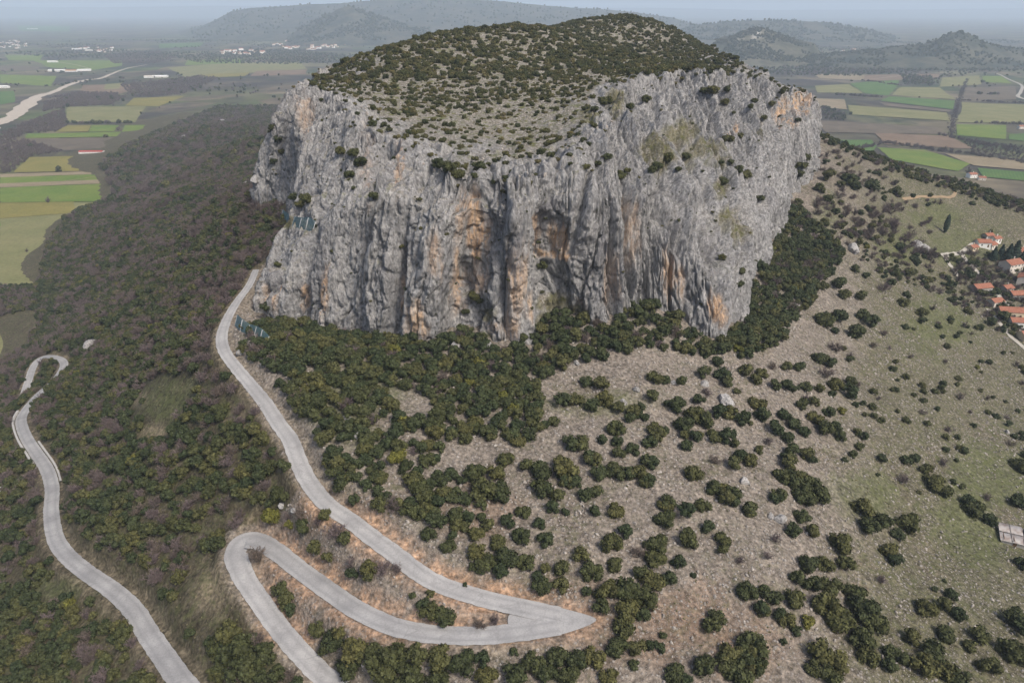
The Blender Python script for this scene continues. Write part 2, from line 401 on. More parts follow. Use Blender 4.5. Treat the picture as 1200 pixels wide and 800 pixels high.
# cracks and recesses read off the photograph (pixel polylines: depth m, half width px)
CRK = [([(556,215),(553,260),(548,300),(542,345)], 4.5, 6), ([(566,262),(580,285),(592,300)], 2.0, 3), ([(598,270),(594,310),(586,360)], 3.0, 4),
       ([(640,210),(628,235),(624,262)], 2.0, 3), ([(688,200),(682,235),(675,265)], 4.0, 4), ([(676,268),(668,300)], 2.5, 4),
       ([(778,200),(772,250),(762,310),(752,350)], 6.0, 7), ([(724,170),(742,210),(760,250)], 2.0, 3), ([(470,240),(468,300),(462,360)], 2.5, 4),
       ([(452,170),(446,200)], 5.0, 6), ([(400,180),(380,240)], 3.0, 7), ([(360,250),(352,300),(352,370)], 4.0, 5), ([(330,300),(322,345)], 3.5, 5),
       ([(310,310),(308,350)], 3.0, 4), ([(368,190),(372,250)], 2.0, 4), ([(500,230),(492,300),(484,360)], 1.8, 4), ([(905,170),(912,230),(916,270)], 3.5, 4),
       ([(880,160),(890,220),(893,260)], 2.5, 4), ([(860,150),(876,200),(884,260)], 2.0, 4), ([(936,165),(934,190)], 3.0, 3), ([(837,130),(832,150)], 3.5, 3),
       ([(830,240),(838,300),(850,350)], 2.2, 5), ([(700,110),(760,180),(815,250),(850,300)], 5.0, 6), ([(740,100),(790,150),(850,220),(880,270)], 5.0, 7), ([(770,90),(815,140),(862,200)], 4.0, 5), ([(720,150),(775,235),(800,300)], 4.0, 5), ([(830,95),(868,150),(898,230)], 4.0, 5),
       ([(690,140),(740,200),(790,270)], 1.8, 4), ([(620,240),(618,300),(612,390)], 2.5, 4), ([(345,110),(343,180),(336,240)], 3.0, 4), ([(405,135),(395,170)], 3, 5), ([(432,150),(425,180)], 2.5, 4)]
front = (np.arange(ROWS)[:, None] < NC+30) & (ii[None] < 20)
for pl, dep, wpx in CRK:
    pu, pv = [q_[0] for q_ in pl], [q_[1] for q_ in pl]; sel = front & (MU > min(pu)-3*wpx) & (MU < max(pu)+3*wpx) & (MVV > min(pv)-3*wpx) & (MVV < max(pv)+3*wpx)
    d, p = seg_dist(MU[sel], MVV[sel], pl); e = np.minimum(p, len(pl)-1-p)
    disp[sel] -= dep*np.exp(-(d/wpx)**2)*sstep(0, .35, e+.15)
FB1 = fbm2(S2/4, Hm/6, 3)
REC = [(648,274,20,28,2.4), (568,268,14,26,1.5), (545,330,8,22,3.0), (560,365,16,12,1.5), (842,150,7,10,2.0), (932,125,16,18,2.0)]
for cu, cv, ru, rv, dep in REC:
    disp -= np.where(front, dep*(1-sstep(.55, 1.2, np.hypot((MU-cu)/ru, (MVV-cv)/rv)+.5*FB1)), 0)
BUL = [(603,300,18,90,3.0), (703,260,26,70,2.5), (800,250,26,60,2.5), (515,290,30,80,1.5)]
for cu, cv, ru, rv, dep in BUL:
    disp += np.where(front, dep*(1-sstep(.3, 1.1, np.hypot((MU-cu)/ru, (MVV-cv)/rv))), 0)
disp[0] = np.minimum(disp[0], 0)
rockband = (1-sstep(.98, 1.5, rowh[:, None]+.55*fbm2(MV[..., 0]/22+8, MV[..., 1]/22, 3)))*(rowh[:, None] > .9)
edge = np.exp(-((rowh-1.0)/.18)**2)[:, None]
MV2 = MV+NRM*disp[..., None]
MV2[..., 2] += rockband*(2.6*np.abs(pn2(MV[..., 0]/4.5, MV[..., 1]/4.5+3))-.5) + (1-wallw)*(1.1*fbm2(MV[..., 0]/18, MV[..., 1]/18, 4)+.8*np.abs(pn2(MV[..., 0]/5, MV[..., 1]/5))) + edge*3.2*np.abs(pn2(MV[..., 0]/7+9, MV[..., 1]/7)) - edge*4.5*sstep(.3, .8, 1-np.abs(pn2(MV[..., 0]/17+4, MV[..., 1]/17))*3)
# --- attributes
U, V_ = MU, MVV
nzv = (grid_normals(MV2)*sgn)[..., 2]
orange = np.zeros_like(U)
FB2 = fbm2(S2/3, Hm/16, 4); FB3 = fbm2(S2/4+7, Hm/14, 3); FB4 = fbm2(S2/4+13, Hm/7, 4); FB5 = fbm2(S2/6+3, Hm/6, 3)
ORG = [(555,275,9,55,1.0),(538,330,10,40,.7),(560,330,8,25,.6),(603,330,12,55,.5),(598,385,10,20,.7),(632,275,6,30,1.0),(655,280,14,22,.85),(650,300,24,6,1.0),
       (490,375,14,25,.9),(470,340,7,28,.75),(512,300,8,36,.4),(380,340,7,36,.7),(345,350,5,30,.7),(325,350,4,22,.6),(308,345,4,20,.4),(468,200,7,35,.5),
       (740,270,10,45,.35),(715,330,9,45,.35),(785,325,10,36,.7),(845,362,10,24,.9),(835,355,8,18,.6),(800,330,6,26,.5),(866,148,4,8,.9),(855,155,3,4,.8),
       (918,128,12,16,1.0),(938,120,12,16,1.0),(930,140,10,10,.7),(360,140,9,40,.35),(430,190,8,60,.2),(540,250,12,40,.4),(575,385,10,10,.4),(620,360,6,22,.5),(680,365,8,14,.5),(905,282,3,5,.6)]
for cu, cv, ru, rv, a in ORG:
    orange = np.maximum(orange, a*(1-sstep(.3, 1.15, np.hypot((U-cu)/ru, (V_-cv)/rv)+.75*FB2)))
orange = np.clip(np.where(front, orange, 0)*1.3, 0, 1)*(nzv < .75)
dark = np.zeros_like(U)
DRK = [(585,258,14,24,.9),(643,245,18,16,.8),(705,300,26,60,.6),(690,285,14,20,.7),(640,265,6,30,.8),(520,320,10,60,.5),(600,290,10,50,.5),(320,335,8,40,.6),(357,330,7,50,.7),(370,300,16,70,.35),(840,290,16,40,.4),(790,290,14,50,.5),(330,170,16,60,.35),(905,230,10,40,.4),(455,330,12,50,.35)]
for cu, cv, ru, rv, a in DRK: dark = np.maximum(dark, a*(1-sstep(.4, 1.2, np.hypot((U-cu)/ru, (V_-cv)/rv)+.4*FB3)))
turf = sstep(.80, .93, nzv+.10*fbm2(MV[..., 0]/9, MV[..., 1]/9, 3))*np.where(rowh[:, None] > .97, 1, .65)
turf = np.maximum(turf, sstep(1.05, 1.25, rowh)[:, None]*sstep(-.25, .2, fbm2(MV[..., 0]/14+5, MV[..., 1]/14, 4)+.25))
turf = turf*(1-.8*rockband)
# the rocky upper slabs on the right keep their bare stone
bare = in_poly(U, V_, [(690,110),(720,85),(830,85),(945,105),(950,200),(900,290),(860,390),(690,390),(690,190)]) & front
turf = np.where(bare, turf*.35, turf)
GRASS = [(800,150,26,14),(830,170,24,14),(845,185,16,10),(770,170,18,16),(778,185,16,12),(850,215,10,16),(720,115,16,12),(865,265,10,22),(858,250,14,12),(890,150,5,14),(650,355,22,12),(670,365,18,8),(565,370,14,8),(690,135,16,10),(640,375,14,10),(340,262,18,7),(555,395,20,8)]
grassm = np.zeros_like(U)
for cu, cv, ru, rv in GRASS:
    grassm = np.maximum(grassm, np.where(front, .62*(1-sstep(.25, 1.1, np.hypot((U-cu)/ru, (V_-cv)/rv)+1.2*FB4)), 0))
    turf = np.maximum(turf, np.where(front, .95*(1-sstep(.5, 1.15, np.hypot((U-cu)/ru, (V_-cv)/rv)+.5*FB5)), 0))
q4 = np.arange(ROWS*NS, dtype=np.int32).reshape(ROWS, NS)
quads = np.stack([q4[:-1], np.roll(q4, -1, 1)[:-1], np.roll(q4, -1, 1)[1:], q4[1:]], -1).reshape(-1, 4)
me = np_mesh('rock_massif', MV2.reshape(-1, 3), quads[:, ::-1] if sgn < 0 else quads, M_ROCK)
set_col(me, 'Mask', np.stack([orange, turf, dark], -1).reshape(-1, 3).astype(np.float32)); set_col(me, 'Grass', np.stack([grassm]*3, -1).reshape(-1, 3).astype(np.float32))
massif = add('rock_massif', me); tag(massif, kind='structure')

# ================================================================== HILLSIDE AND VALLEY FLOOR
CTRL = [tuple(c[0]) for c in cols]
for nm in ROADS: CTRL += [tuple(p) for p in ROADS[nm][0][::12]]
CTRL += [(0,330,145),(40,420,150),(80,600,145),(100,850,125),(-60,420,150),(120,420,145)]
CTRL += [Pz(*p) for p in [(500,480,136),(600,480,136),(700,480,134),(600,560,129),(700,560,128),(800,480,130),(600,640,124.5),(700,640,124),(720,725,119.5),(700,770,117),(560,790,114),(480,790,111),
    (800,640,122),(800,740,117),(900,560,122),(900,660,118),(900,780,112),(1000,450,113),(950,400,121),(1000,560,111),(1000,660,108),(1050,760,104),(1190,740,97),(1190,625,90),(1100,560,98),(1100,650,98),
    (1190,500,82),(1190,450,80),(1100,450,97),(1190,380,84),(1150,337,92),(1100,330,100),(1050,380,107),(1000,330,121),(960,300,130),(1180,290,100),(1100,262,114),(1050,250,127),(1000,240,142),(980,200,157),
    (-80,600,50),(-80,700,58),(-60,780,66),(100,780,85),(30,780,78),(0,650,72),(0,560,64),(-60,495,15),(0,475,30),(0,434,2.5),(-60,450,1),(46,404,12),(0,400,0),
    (52,386,9),(48,330,2),(62,282,2),(85,252,2),(132,236,2),(136,206,2),(116,196,3),(150,170,2),(100,330,28),(150,300,50),(200,300,86),(200,400,104),(150,450,88),(120,500,88),(200,500,112),(150,600,100),(230,600,110),(250,680,108),(250,760,103),(100,420,60),(250,300,118),(250,240,118),(200,230,75),(160,230,30),
    (170,152,1),(195,142,2),(245,152,42),(300,165,85)]]
CTRL += [Pd(957,158,585), Pd(1000,175,590), Pd(1050,193,590), Pd(1125,215,585), Pd(1200,240,580), Pd(1280,270,570)]
CTRL += [(300,760,20),(420,760,5),(560,760,0),(420,640,95),(700,600,10),(800,300,20),(560,300,60),(620,150,60),(420,50,80),(300,0,95),(0,0,95),(0,-200,80),(300,-300,70),(-300,-200,40),(-300,0,45),(-500,200,10),(-600,0,0),(-700,500,0),(900,0,0),(900,-300,0),
         (-200,1000,60),(-300,1200,50),(0,1150,70),(240,1080,40),(400,1000,0),(0,1400,20),(-300,1800,10),(-500,1000,35),(-150,700,120),(-250,700,95),(-1200,800,0),(-900,1500,0),(400,1600,0),(1300,800,0)]
TH = RBF(CTRL, 9.0, 1.5)
def axis(lo, hi, step, end_lo, end_hi, g):
    a = list(np.arange(lo, hi+.1, step)); s = step
    while a[-1] < end_hi: s *= g; a.append(a[-1]+s)
    s = step
    while a[0] > end_lo: s *= g; a.insert(0, a[0]-s)
    return np.array(a)
xs = axis(-330, 300, 1.15, -62000, 62000, 1.05); ys = axis(85, 480, 1.15, -600, 70000, 1.042)
GX, GY = np.meshgrid(xs, ys)
near = (np.abs(GX) < 2600) & (GY < 2600)
GZ = np.zeros_like(GX); GZ[near] = TH(GX[near], GY[near])
rr = np.hypot(GX-0, GY-400); fade = 1-sstep(1300, 2300, rr)
GZ = GZ*fade
GZ += fade*sstep(0, 25, GZ)*(2.2*fbm2(GX/60, GY/60, 4)+.7*fbm2(GX/9, GY/9, 3))
rocky = sstep(.15, .5, fbm2(GX/22+40, GY/22, 3))
GZ += fade*sstep(60, 90, GZ)*rocky*.8*np.abs(pn2(GX/3.2, GY/3.2))
GZ = np.where(GZ > 3, GZ, np.where(GZ < -3, 0, (GZ+3)**2/12))        # soft landing on the flat valley floor
roadm = np.zeros_like(GZ); cut = np.zeros_like(GZ)
def carve(pts, wd, shoulder=.9, bank=3.6):
    global GZ
    n = len(pts)
    for k in range(0, n-1, 6):
        seg = pts[k:min(k+7, n)]; sw = wd[k:min(k+7, n)]
        x0, x1 = seg[:, 0].min()-14, seg[:, 0].max()+14; y0, y1 = seg[:, 1].min()-14, seg[:, 1].max()+14
        i0, i1 = np.searchsorted(xs, [x0, x1]); j0, j1 = np.searchsorted(ys, [y0, y1])
        if i1 <= i0 or j1 <= j0: continue
        sl = (slice(j0, j1), slice(i0, i1)); d, p = seg_dist(GX[sl], GY[sl], seg)
        i = np.clip(p.astype(int), 0, len(seg)-2); f = p-i
        rz = seg[i, 2]*(1-f)+seg[i+1, 2]*f; hw = sw[i]
        w = 1-sstep(0, 1, (d-hw-shoulder)/bank); ok = d < DR[sl]
        DR[sl] = np.where(ok, d, DR[sl]); RZ[sl] = np.where(ok, rz, RZ[sl]); RW[sl] = np.where(ok, w, RW[sl]); RH[sl] = np.where(ok, d-hw, RH[sl])
for nm in 'BMA':
    DR = np.full(GZ.shape, 1e9); RZ = np.zeros_like(GZ); RW = np.zeros_like(GZ); RH = np.full(GZ.shape, 1e9)
    carve(*ROADS[nm])
    raise_ = RZ-.25-GZ
    cut = np.maximum(cut, np.where(RW > 0, RW*np.clip(np.abs(raise_)/1.5+.35, 0, 1), 0)*(RH > -.5))
    GZ = np.where(RW > 0, GZ+raise_*RW, GZ)
    roadm = np.maximum(roadm, RW)
# flat pad under the acute bend
wpad = np.array([Pz(u, v, 119.1) for u, v in WEDGE])
ins = in_poly(GX, GY, [tuple(p[:2]) for p in wpad]); dw, _ = seg_dist(np.where(np.abs(GX) < 120, GX, 1e6), GY, [tuple(p[:2]) for p in wpad]+[tuple(wpad[0][:2])])
ww = np.where(ins, 1, 1-sstep(0, 1, (dw-.8)/4)); GZ = GZ+(118.85-GZ)*ww; roadm = np.maximum(roadm, ww); cut = np.maximum(cut, np.where(ins, 0, ww*.7))
TV = np.stack([GX, GY, GZ], -1); TU, TVV, TD = project(TV)
basepoly = [tuple(p[:2]) for p in BASE[::8]]
cx, cy = BASE[:, 0].mean(), BASE[:, 1].mean()
inside = in_poly(GX, GY, [(cx+(x-cx)*.9, cy+(y-cy)*.9) for x, y in basepoly])
inb = in_poly(GX, GY, basepoly)
keep = ~(inside[:-1, :-1] & inside[1:, 1:] & inside[1:, :-1] & inside[:-1, 1:])
far = (rr > 2000)[:-1, :-1]
# ground colours
C = np.zeros(GZ.shape+(3,)); n1 = fbm2(GX/25, GY/25, 4); n2 = fbm2(GX/8+30, GY/8, 3)
soil = np.array([.135, .110, .084]); stony = np.array([.180, .155, .130]); litter = np.array([.072, .062, .040]); olive = np.array([.090, .085, .050]); red = np.array([.27, .155, .095]); turfc = np.array([.085, .10, .042])
C[:] = stony
onframe = TD > 20
W = lambda poly: in_poly(TU, TVV, poly) & onframe
FOREST = [(-300,440),(0,428),(26,412),(40,396),(42,366),(44,335),(58,283),(80,255),(130,238),(134,208),(118,197),(150,172),(340,90),(335,280),(292,330),(262,372),(252,395),(300,480),(335,540),(350,575),(330,600),(270,620),(255,640),(262,680),(300,740),(370,830),(-300,830)]
fo = np.clip(W(FOREST)+(GX < -150)*1.0, 0, 1)
C = C*(1-fo[..., None])+litter*fo[..., None]
rs = sstep(940, 1060, TU+60*n1)*onframe*(1-fo)
C = C*(1-rs[..., None]*.85)+olive*rs[..., None]*.85
for cu, cv, ru, rv in [(165,468,26,12),(182,505,22,12),(160,525,16,9),(215,455,16,8),(250,690,36,34)]:
    k = .8*(1-sstep(.3, 1.1, np.hypot((TU-cu)/ru, (TVV-cv)/rv)+.8*n2))*onframe; C = C*(1-k[..., None])+np.array([.20, .165, .11])*k[..., None]
RED = [(760,740,120,60),(640,690,90,18),(880,760,60,50),(560,600,60,40),(430,610,40,30),(820,720,60,50),(1000,690,20,8)]
for cu, cv, ru, rv in RED:
    k = .55*(1-sstep(.3, 1.2, np.hypot((TU-cu)/ru, (TVV-cv)/rv)+.5*n2))*onframe
    C = C*(1-k[..., None])+np.array([.185, .128, .092])*k[..., None]
GRN = [(1015,575,50,30),(1140,620,60,50),(1100,380,60,40),(1130,290,60,30),(1050,290,30,30),(420,470,50,60),(440,450,60,30),(700,470,80,20),(1090,250,50,20),(970,250,20,30),(1160,560,60,60),(200,470,40,30),(80,690,40,16)]
grn = np.zeros_like(GZ)
for cu, cv, ru, rv in GRN: grn = np.maximum(grn, (1-sstep(.35, 1.15, np.hypot((TU-cu)/ru, (TVV-cv)/rv)+.9*n1+.5*n2))*onframe)
C = C*(1-.5*grn[..., None])+turfc*.5*grn[..., None]
k = sstep(.1, .45, n1)*.35; C = C*(1-k[..., None])+soil*k[..., None]
n3 = fbm2(GX/3.5+70, GY/3.5, 3); rz_ = (sstep(560, 600, TVV)*sstep(275, 330, TU)*(1-sstep(690, 740, TU))*(1-sstep(745, 765, TVV)))[..., None]
kc = np.clip(cut*(.75+1.3*n3+.5*n2), 0, 1)*(.55+.45*rz_[..., 0]); redc = (np.array([.20, .165, .115])*(1-rz_)+np.array([.33, .215, .14])*rz_)*(.9+.6*n3[..., None]); C = C*(1-kc[..., None])+redc*kc[..., None]
stone_m = np.clip((1-fo)*(.85+.5*n1)*(1-.7*grn)+.12, 0, 1)*(1-.5*roadm); grass_m = np.clip(.2+.3*rs+.4*grn+.3*fo+.5*n1, 0, 1)*(1-roadm)
me = grid_mesh('hillside', TV, M_GROUND, keep & ~far)
set_col(me, 'Col', np.clip(C, .01, 1).reshape(-1, 3).astype(np.float32)); set_col(me, 'Mask', np.stack([stone_m, grass_m, roadm], -1).reshape(-1, 3).astype(np.float32))
# valley-floor material on the flat faces
flat = (GZ < .6)[:-1, :-1] & (GZ < .6)[1:, 1:]
me.materials.append(M_PLAIN)
mi = flat[keep & ~far].astype(np.int32); me.polygons.foreach_set('material_index', mi)
tag(add('hillside', me), kind='structure')
me = grid_mesh('valley_floor', TV, M_PLAIN, far); tag(add('valley_floor', me), kind='structure')

# ---- height lookup and ray casting
def hz(x, y):
    x = np.asarray(x, float); y = np.asarray(y, float)
    i = np.clip(np.searchsorted(xs, x)-1, 0, len(xs)-2); j = np.clip(np.searchsorted(ys, y)-1, 0, len(ys)-2)
    fx = (x-xs[i])/(xs[i+1]-xs[i]); fy = (y-ys[j])/(ys[j+1]-ys[j])
    return (GZ[j, i]*(1-fx)+GZ[j, i+1]*fx)*(1-fy)+(GZ[j+1, i]*(1-fx)+GZ[j+1, i+1]*fx)*fy
def bvh_of(V, st, wrap):
    A = V[::st[0], ::st[1]]; R, Cn = A.shape[:2]; ix = np.arange(R*Cn).reshape(R, Cn)
    if wrap: ix2 = np.roll(ix, -1, 1); Q = np.stack([ix[:-1], ix2[:-1], ix2[1:], ix[1:]], -1)
    else: Q = np.stack([ix[:-1, :-1], ix[:-1, 1:], ix[1:, 1:], ix[1:, :-1]], -1)
    return BVHTree.FromPolygons(A.reshape(-1, 3).tolist(), Q.reshape(-1, 4).tolist())
BV_M = bvh_of(MV2, (2, 2), True); BV_T = bvh_of(TV, (2, 2), False)
CO = Vector((0, 0, CAM_Z))
def cast(u, v):
    """first surface met by the sight line through pixel u, v: point, distance, 'rock' or 'ground'"""
    d = Vector(px_dir(u, v)).normalized(); a = BV_M.ray_cast(CO, d); b = BV_T.ray_cast(CO, d)
    if a[0] is not None and (b[0] is None or a[3] < b[3]): return a[0], a[3], 'rock', a[1]
    if b[0] is not None: return b[0], b[3], 'ground', b[1]
    return None, 0, None, None

# ---- road sheets
def strip(name, pts, wd, mat, lift):
    t = np.gradient(pts[:, :2], axis=0); t /= np.linalg.norm(t, axis=1)[:, None]+1e-9; nrm = np.stack([-t[:, 1], t[:, 0]], 1)
    t2 = np.gradient(t, axis=0); ds_ = np.linalg.norm(np.gradient(pts[:, :2], axis=0), axis=1); kap = (nrm*t2).sum(1)/np.maximum(ds_, 1e-6)   # bend to the left positive
    offs = np.linspace(-1, 1, 9); L = np.concatenate([[0], np.cumsum(np.linalg.norm(np.diff(pts, axis=0), axis=1))])
    V = np.zeros((len(pts), 9, 3)); Mk = np.zeros((len(pts), 9, 3))
    for k, o in enumerate(offs):
        jag = (np.abs(o) > .9)*(.35*fbm2(L/2.5+k*31, L*0+nm_seed(name), 3)-.05)
        w = wd*o+np.sign(o)*jag; w = np.where(kap*w > .93, .93/np.where(np.abs(kap) < 1e-6, 1e-6, kap), w); V[:, k, :2] = pts[:, :2]+nrm*w[:, None]; V[:, k, 2] = pts[:, 2]+lift+.06*(1-o*o)
        Mk[:, k, 0] = np.exp(-((abs(o)-.42)/.13)**2)
    me = grid_mesh(name, V, mat); set_col(me, 'Mask', Mk.reshape(-1, 3).astype(np.float32)); return me
def nm_seed(s): return sum(map(ord, s)) % 97
for nm, name in (('A', 'road'), ('M', 'road'), ('B', 'road')):
    pts, wd = ROADS[nm]
    o = add(name, strip(name+nm, pts, wd, M_ROAD, 0.0 if nm != 'M' else .012)); tag(o, kind='structure')
bm = bmesh.new(); vs = []
WP = catmull([Pz(u, v, 119.14) for u, v in WEDGE+[WEDGE[0]]], 90)[:-1]
me = bpy.data.meshes.new('road_bend'); bm.faces.new([bm.verts.new(p) for p in WP]); bmesh.ops.triangulate(bm, faces=bm.faces[:]); bm.normal_update(); bm.to_mesh(me); bm.free()
me.materials.append(M_ROAD); tag(add('road', me), kind='structure')
# ================================================================== PLANT MESHES
def leaf_material(name, a, b, c):
    m = MAT(name, .75, .25); oi = m.n('ObjectInfo'); f = m.noise(.9, 3)
    col = m.ramp(oi.outputs['Random'], [(0, a), (.5, b), (1, c)])
    col = m.mix(.7, col, m.ramp(f, [(.3, .55), (.7, 1.5)]), 'MULTIPLY')
    g = m.n('NewGeometry'); col = m.mix(.6, col, m.ramp(g.outputs['Random Per Island'], [(0, .45), (1, 1.7)]), 'MULTIPLY')
    m.color(col); return m.m
M_EVER = leaf_material('evergreen_oak_leaves', (.033, .041, .015), (.048, .054, .019), (.076, .073, .024))
M_FOREST = leaf_material('forest_leaves', (.027, .038, .015), (.041, .051, .020), (.074, .073, .026))
M_LIME = leaf_material('yellow_green_leaves', (.085, .09, .02), (.10, .10, .02), (.115, .11, .025))
M_BARE = leaf_material('bare_twigs', (.108, .086, .081), (.14, .111, .112), (.12, .097, .078))
M_CONIF = leaf_material('conifer_needles', (.016, .030, .022), (.02, .036, .025), (.024, .04, .026))
M_BARK = flat_mat('bark', (.09, .075, .06), .4, 6)
def quad_sphere(c, r, nu=8, nv=5, jit=.0, rng=RNG):
    th = np.linspace(0, math.pi, nv+1); ph = np.linspace(0, 2*math.pi, nu+1)[:-1]
    V = np.array([[math.sin(t)*math.cos(p), math.sin(t)*math.sin(p), math.cos(t)] for t in th for p in ph])
    V = V*(1+jit*rng.normal(size=(len(V), 1)))*r+np.array(c)
    Q = [[i*nu+j, i*nu+(j+1) % nu, (i+1)*nu+(j+1) % nu, (i+1)*nu+j] for i in range(nv) for j in range(nu)]
    return V, np.array(Q)
def leaf_quads(P, N, size, rng):
    n = len(P); T1 = np.cross(N, rng.normal(size=(n, 3))); T1 /= np.linalg.norm(T1, axis=1)[:, None]+1e-9; T2 = np.cross(N, T1)
    s = (size*rng.uniform(.6, 1.4, n))[:, None]; a = T1*s; b = T2*s*.75
    V = np.stack([P-a, P-b, P+a, P+b], 1).reshape(-1, 3); return V, np.arange(4*n).reshape(n, 4)
def join(parts):
    V, Q, o = [], [], 0
    for v, q in parts: V.append(v); Q.append(np.asarray(q)+o); o += len(v)
    return np.concatenate(V), np.concatenate(Q)
def crown(seed, mat, nl=13, leaf=.085, per=75, hgt=1.15, low=.12, spread=.62, name='crown'):
    """an uneven crown of lobes, each lobe covered with leaf clumps; unit radius"""
    r = np.random.default_rng(seed); parts = []; sx, sy = r.uniform(.8, 1.1, 2)
    for k in range(nl):
        a = r.uniform(0, 2*math.pi); rad = spread*math.sqrt(r.uniform(0, 1)); top = hgt*math.sqrt(max(0.05, 1-(rad/1.05)**2))
        R = r.uniform(.22, .40); z = max(low+R*.6, top-R*r.uniform(.9, 1.6)) if k < nl*.7 else low+R*.5
        c = np.array([rad*math.cos(a)*sx, rad*math.sin(a)*sy, z])
        parts.append(quad_sphere(c, R*.82, 7, 4, .12, r))
        n = int(per*(R/.32)**2); D = r.normal(size=(n, 3)); D[:, 2] = D[:, 2]*.9+.25; D /= np.linalg.norm(D, axis=1)[:, None]
        N = D+.55*r.normal(size=D.shape); N /= np.linalg.norm(N, axis=1)[:, None]
        parts.append(leaf_quads(c+D*R*(.84+.32*r.random((n, 1))), N, leaf, r))
    V, Q = join(parts); V[:, 2] = np.maximum(V[:, 2], -.05); return np_mesh(name, V, Q, mat, False)
def ribbon(a, b, w, rng):
    a = np.array(a, float); b = np.array(b, float); d = b-a; t = np.cross(d, rng.normal(size=3)); t /= np.linalg.norm(t)+1e-9
    t2 = np.cross(d, t); t2 /= np.linalg.norm(t2)+1e-9
    V = np.array([a-t*w, a+t*w, b+t*w*.4, b-t*w*.4, a-t2*w, a+t2*w, b+t2*w*.4, b-t2*w*.4]); return V, np.array([[0, 1, 2, 3], [4, 5, 6, 7]])
def bare_crown(seed, mat, hgt=1.3):
    r = np.random.default_rng(seed); parts = []
    for k in range(13):
        a = r.uniform(0, 2*math.pi); e = r.uniform(.5, 1.45); L = r.uniform(.55, .9)
        d = np.array([math.cos(a)*math.cos(e), math.sin(a)*math.cos(e), math.sin(e)*hgt]); p0 = np.array([.05*math.cos(a), .05*math.sin(a), 0]); p1 = p0+d*L
        parts.append(ribbon(p0, p1, .022, r))
        for j in range(6):
            f = r.uniform(.3, 1); q0 = p0+(p1-p0)*f; d2 = d+.75*r.normal(size=3); d2[2] = abs(d2[2]); d2 /= np.linalg.norm(d2); q1 = q0+d2*r.uniform(.25, .5)
            parts.append(ribbon(q0, q1, .014, r))
            for i in range(7):
                g = r.uniform(.2, 1); s0 = q0+(q1-q0)*g; d3 = d2+.8*r.normal(size=3); d3 /= np.linalg.norm(d3); parts.append(ribbon(s0, s0+d3*r.uniform(.12, .28), .013, r))
    V, Q = join(parts); V[:, 2] = np.maximum(V[:, 2], 0); return np_mesh('bare_crown', V, Q, mat, False)
def stems(seed, name='trunk'):
    r = np.random.default_rng(seed); parts = []
    for k in range(4):
        a = r.uniform(0, 6.28); top = np.array([.35*math.cos(a), .35*math.sin(a), .62]); base = np.array([.05*math.cos(a), .05*math.sin(a), -.12])
        mid = (top+base)/2+np.array([0, 0, -.06]); P = [base, mid, top]; W = [.07, .05, .025]; nv = 5; V = []
        for p, w in zip(P, W): V += [p+w*np.array([math.cos(t), math.sin(t), 0]) for t in np.linspace(0, 2*math.pi, nv+1)[:-1]]
        Q = [[i*nv+j, i*nv+(j+1) % nv, (i+1)*nv+(j+1) % nv, (i+1)*nv+j] for i in range(2) for j in range(nv)]; parts.append((np.array(V), np.array(Q)))
    V, Q = join(parts); return np_mesh(name, V, Q, M_BARK)
def conifer(seed, mat, col=False):
    """spire of tiered, drooping leaf clumps; unit height"""
    r = np.random.default_rng(seed); n = 1500; z = r.random(n)**.8; rad = (.11*np.sin(np.clip(z*.93+.07, 0, 1)*math.pi)**.7 if col else .30*(1-z)**.8*(.75+.25*np.cos(z*55)))
    a = r.uniform(0, 6.283, n); rr_ = rad*np.sqrt(r.uniform(.45, 1, n)); P = np.stack([rr_*np.cos(a), rr_*np.sin(a), .04+.96*z], 1)
    N = np.stack([np.cos(a), np.sin(a), .6+0*a], 1)+.5*r.normal(size=(n, 3)); N /= np.linalg.norm(N, axis=1)[:, None]
    return np_mesh('crown', *leaf_quads(P, N, .022 if col else .04, r), mat, False)
EVER = [crown(20+k, M_EVER, nl=11+k % 4, hgt=[1.05, 1.25, .95, 1.15][k % 4]) for k in range(7)]
LIME = [crown(60+k, M_LIME, nl=11) for k in range(2)]
WOOD = [crown(80+k, M_FOREST, nl=12, per=60, leaf=.10, hgt=[1.3, 1.5, 1.15][k % 3], low=.2) for k in range(7)]
M_SCRUB = leaf_material('olive_scrub_leaves', (.040, .045, .018), (.066, .064, .025), (.105, .09, .036))
LOWP = [crown(110+k, M_SCRUB, nl=8, per=45, leaf=.12, hgt=[.7, .85, .6][k % 3], low=.0) for k in range(5)]
BARE = [bare_crown(140+k, M_BARE, [1.2, 1.5, 1.0][k % 3]) for k in range(5)]
STEM = [stems(160+k) for k in range(3)]
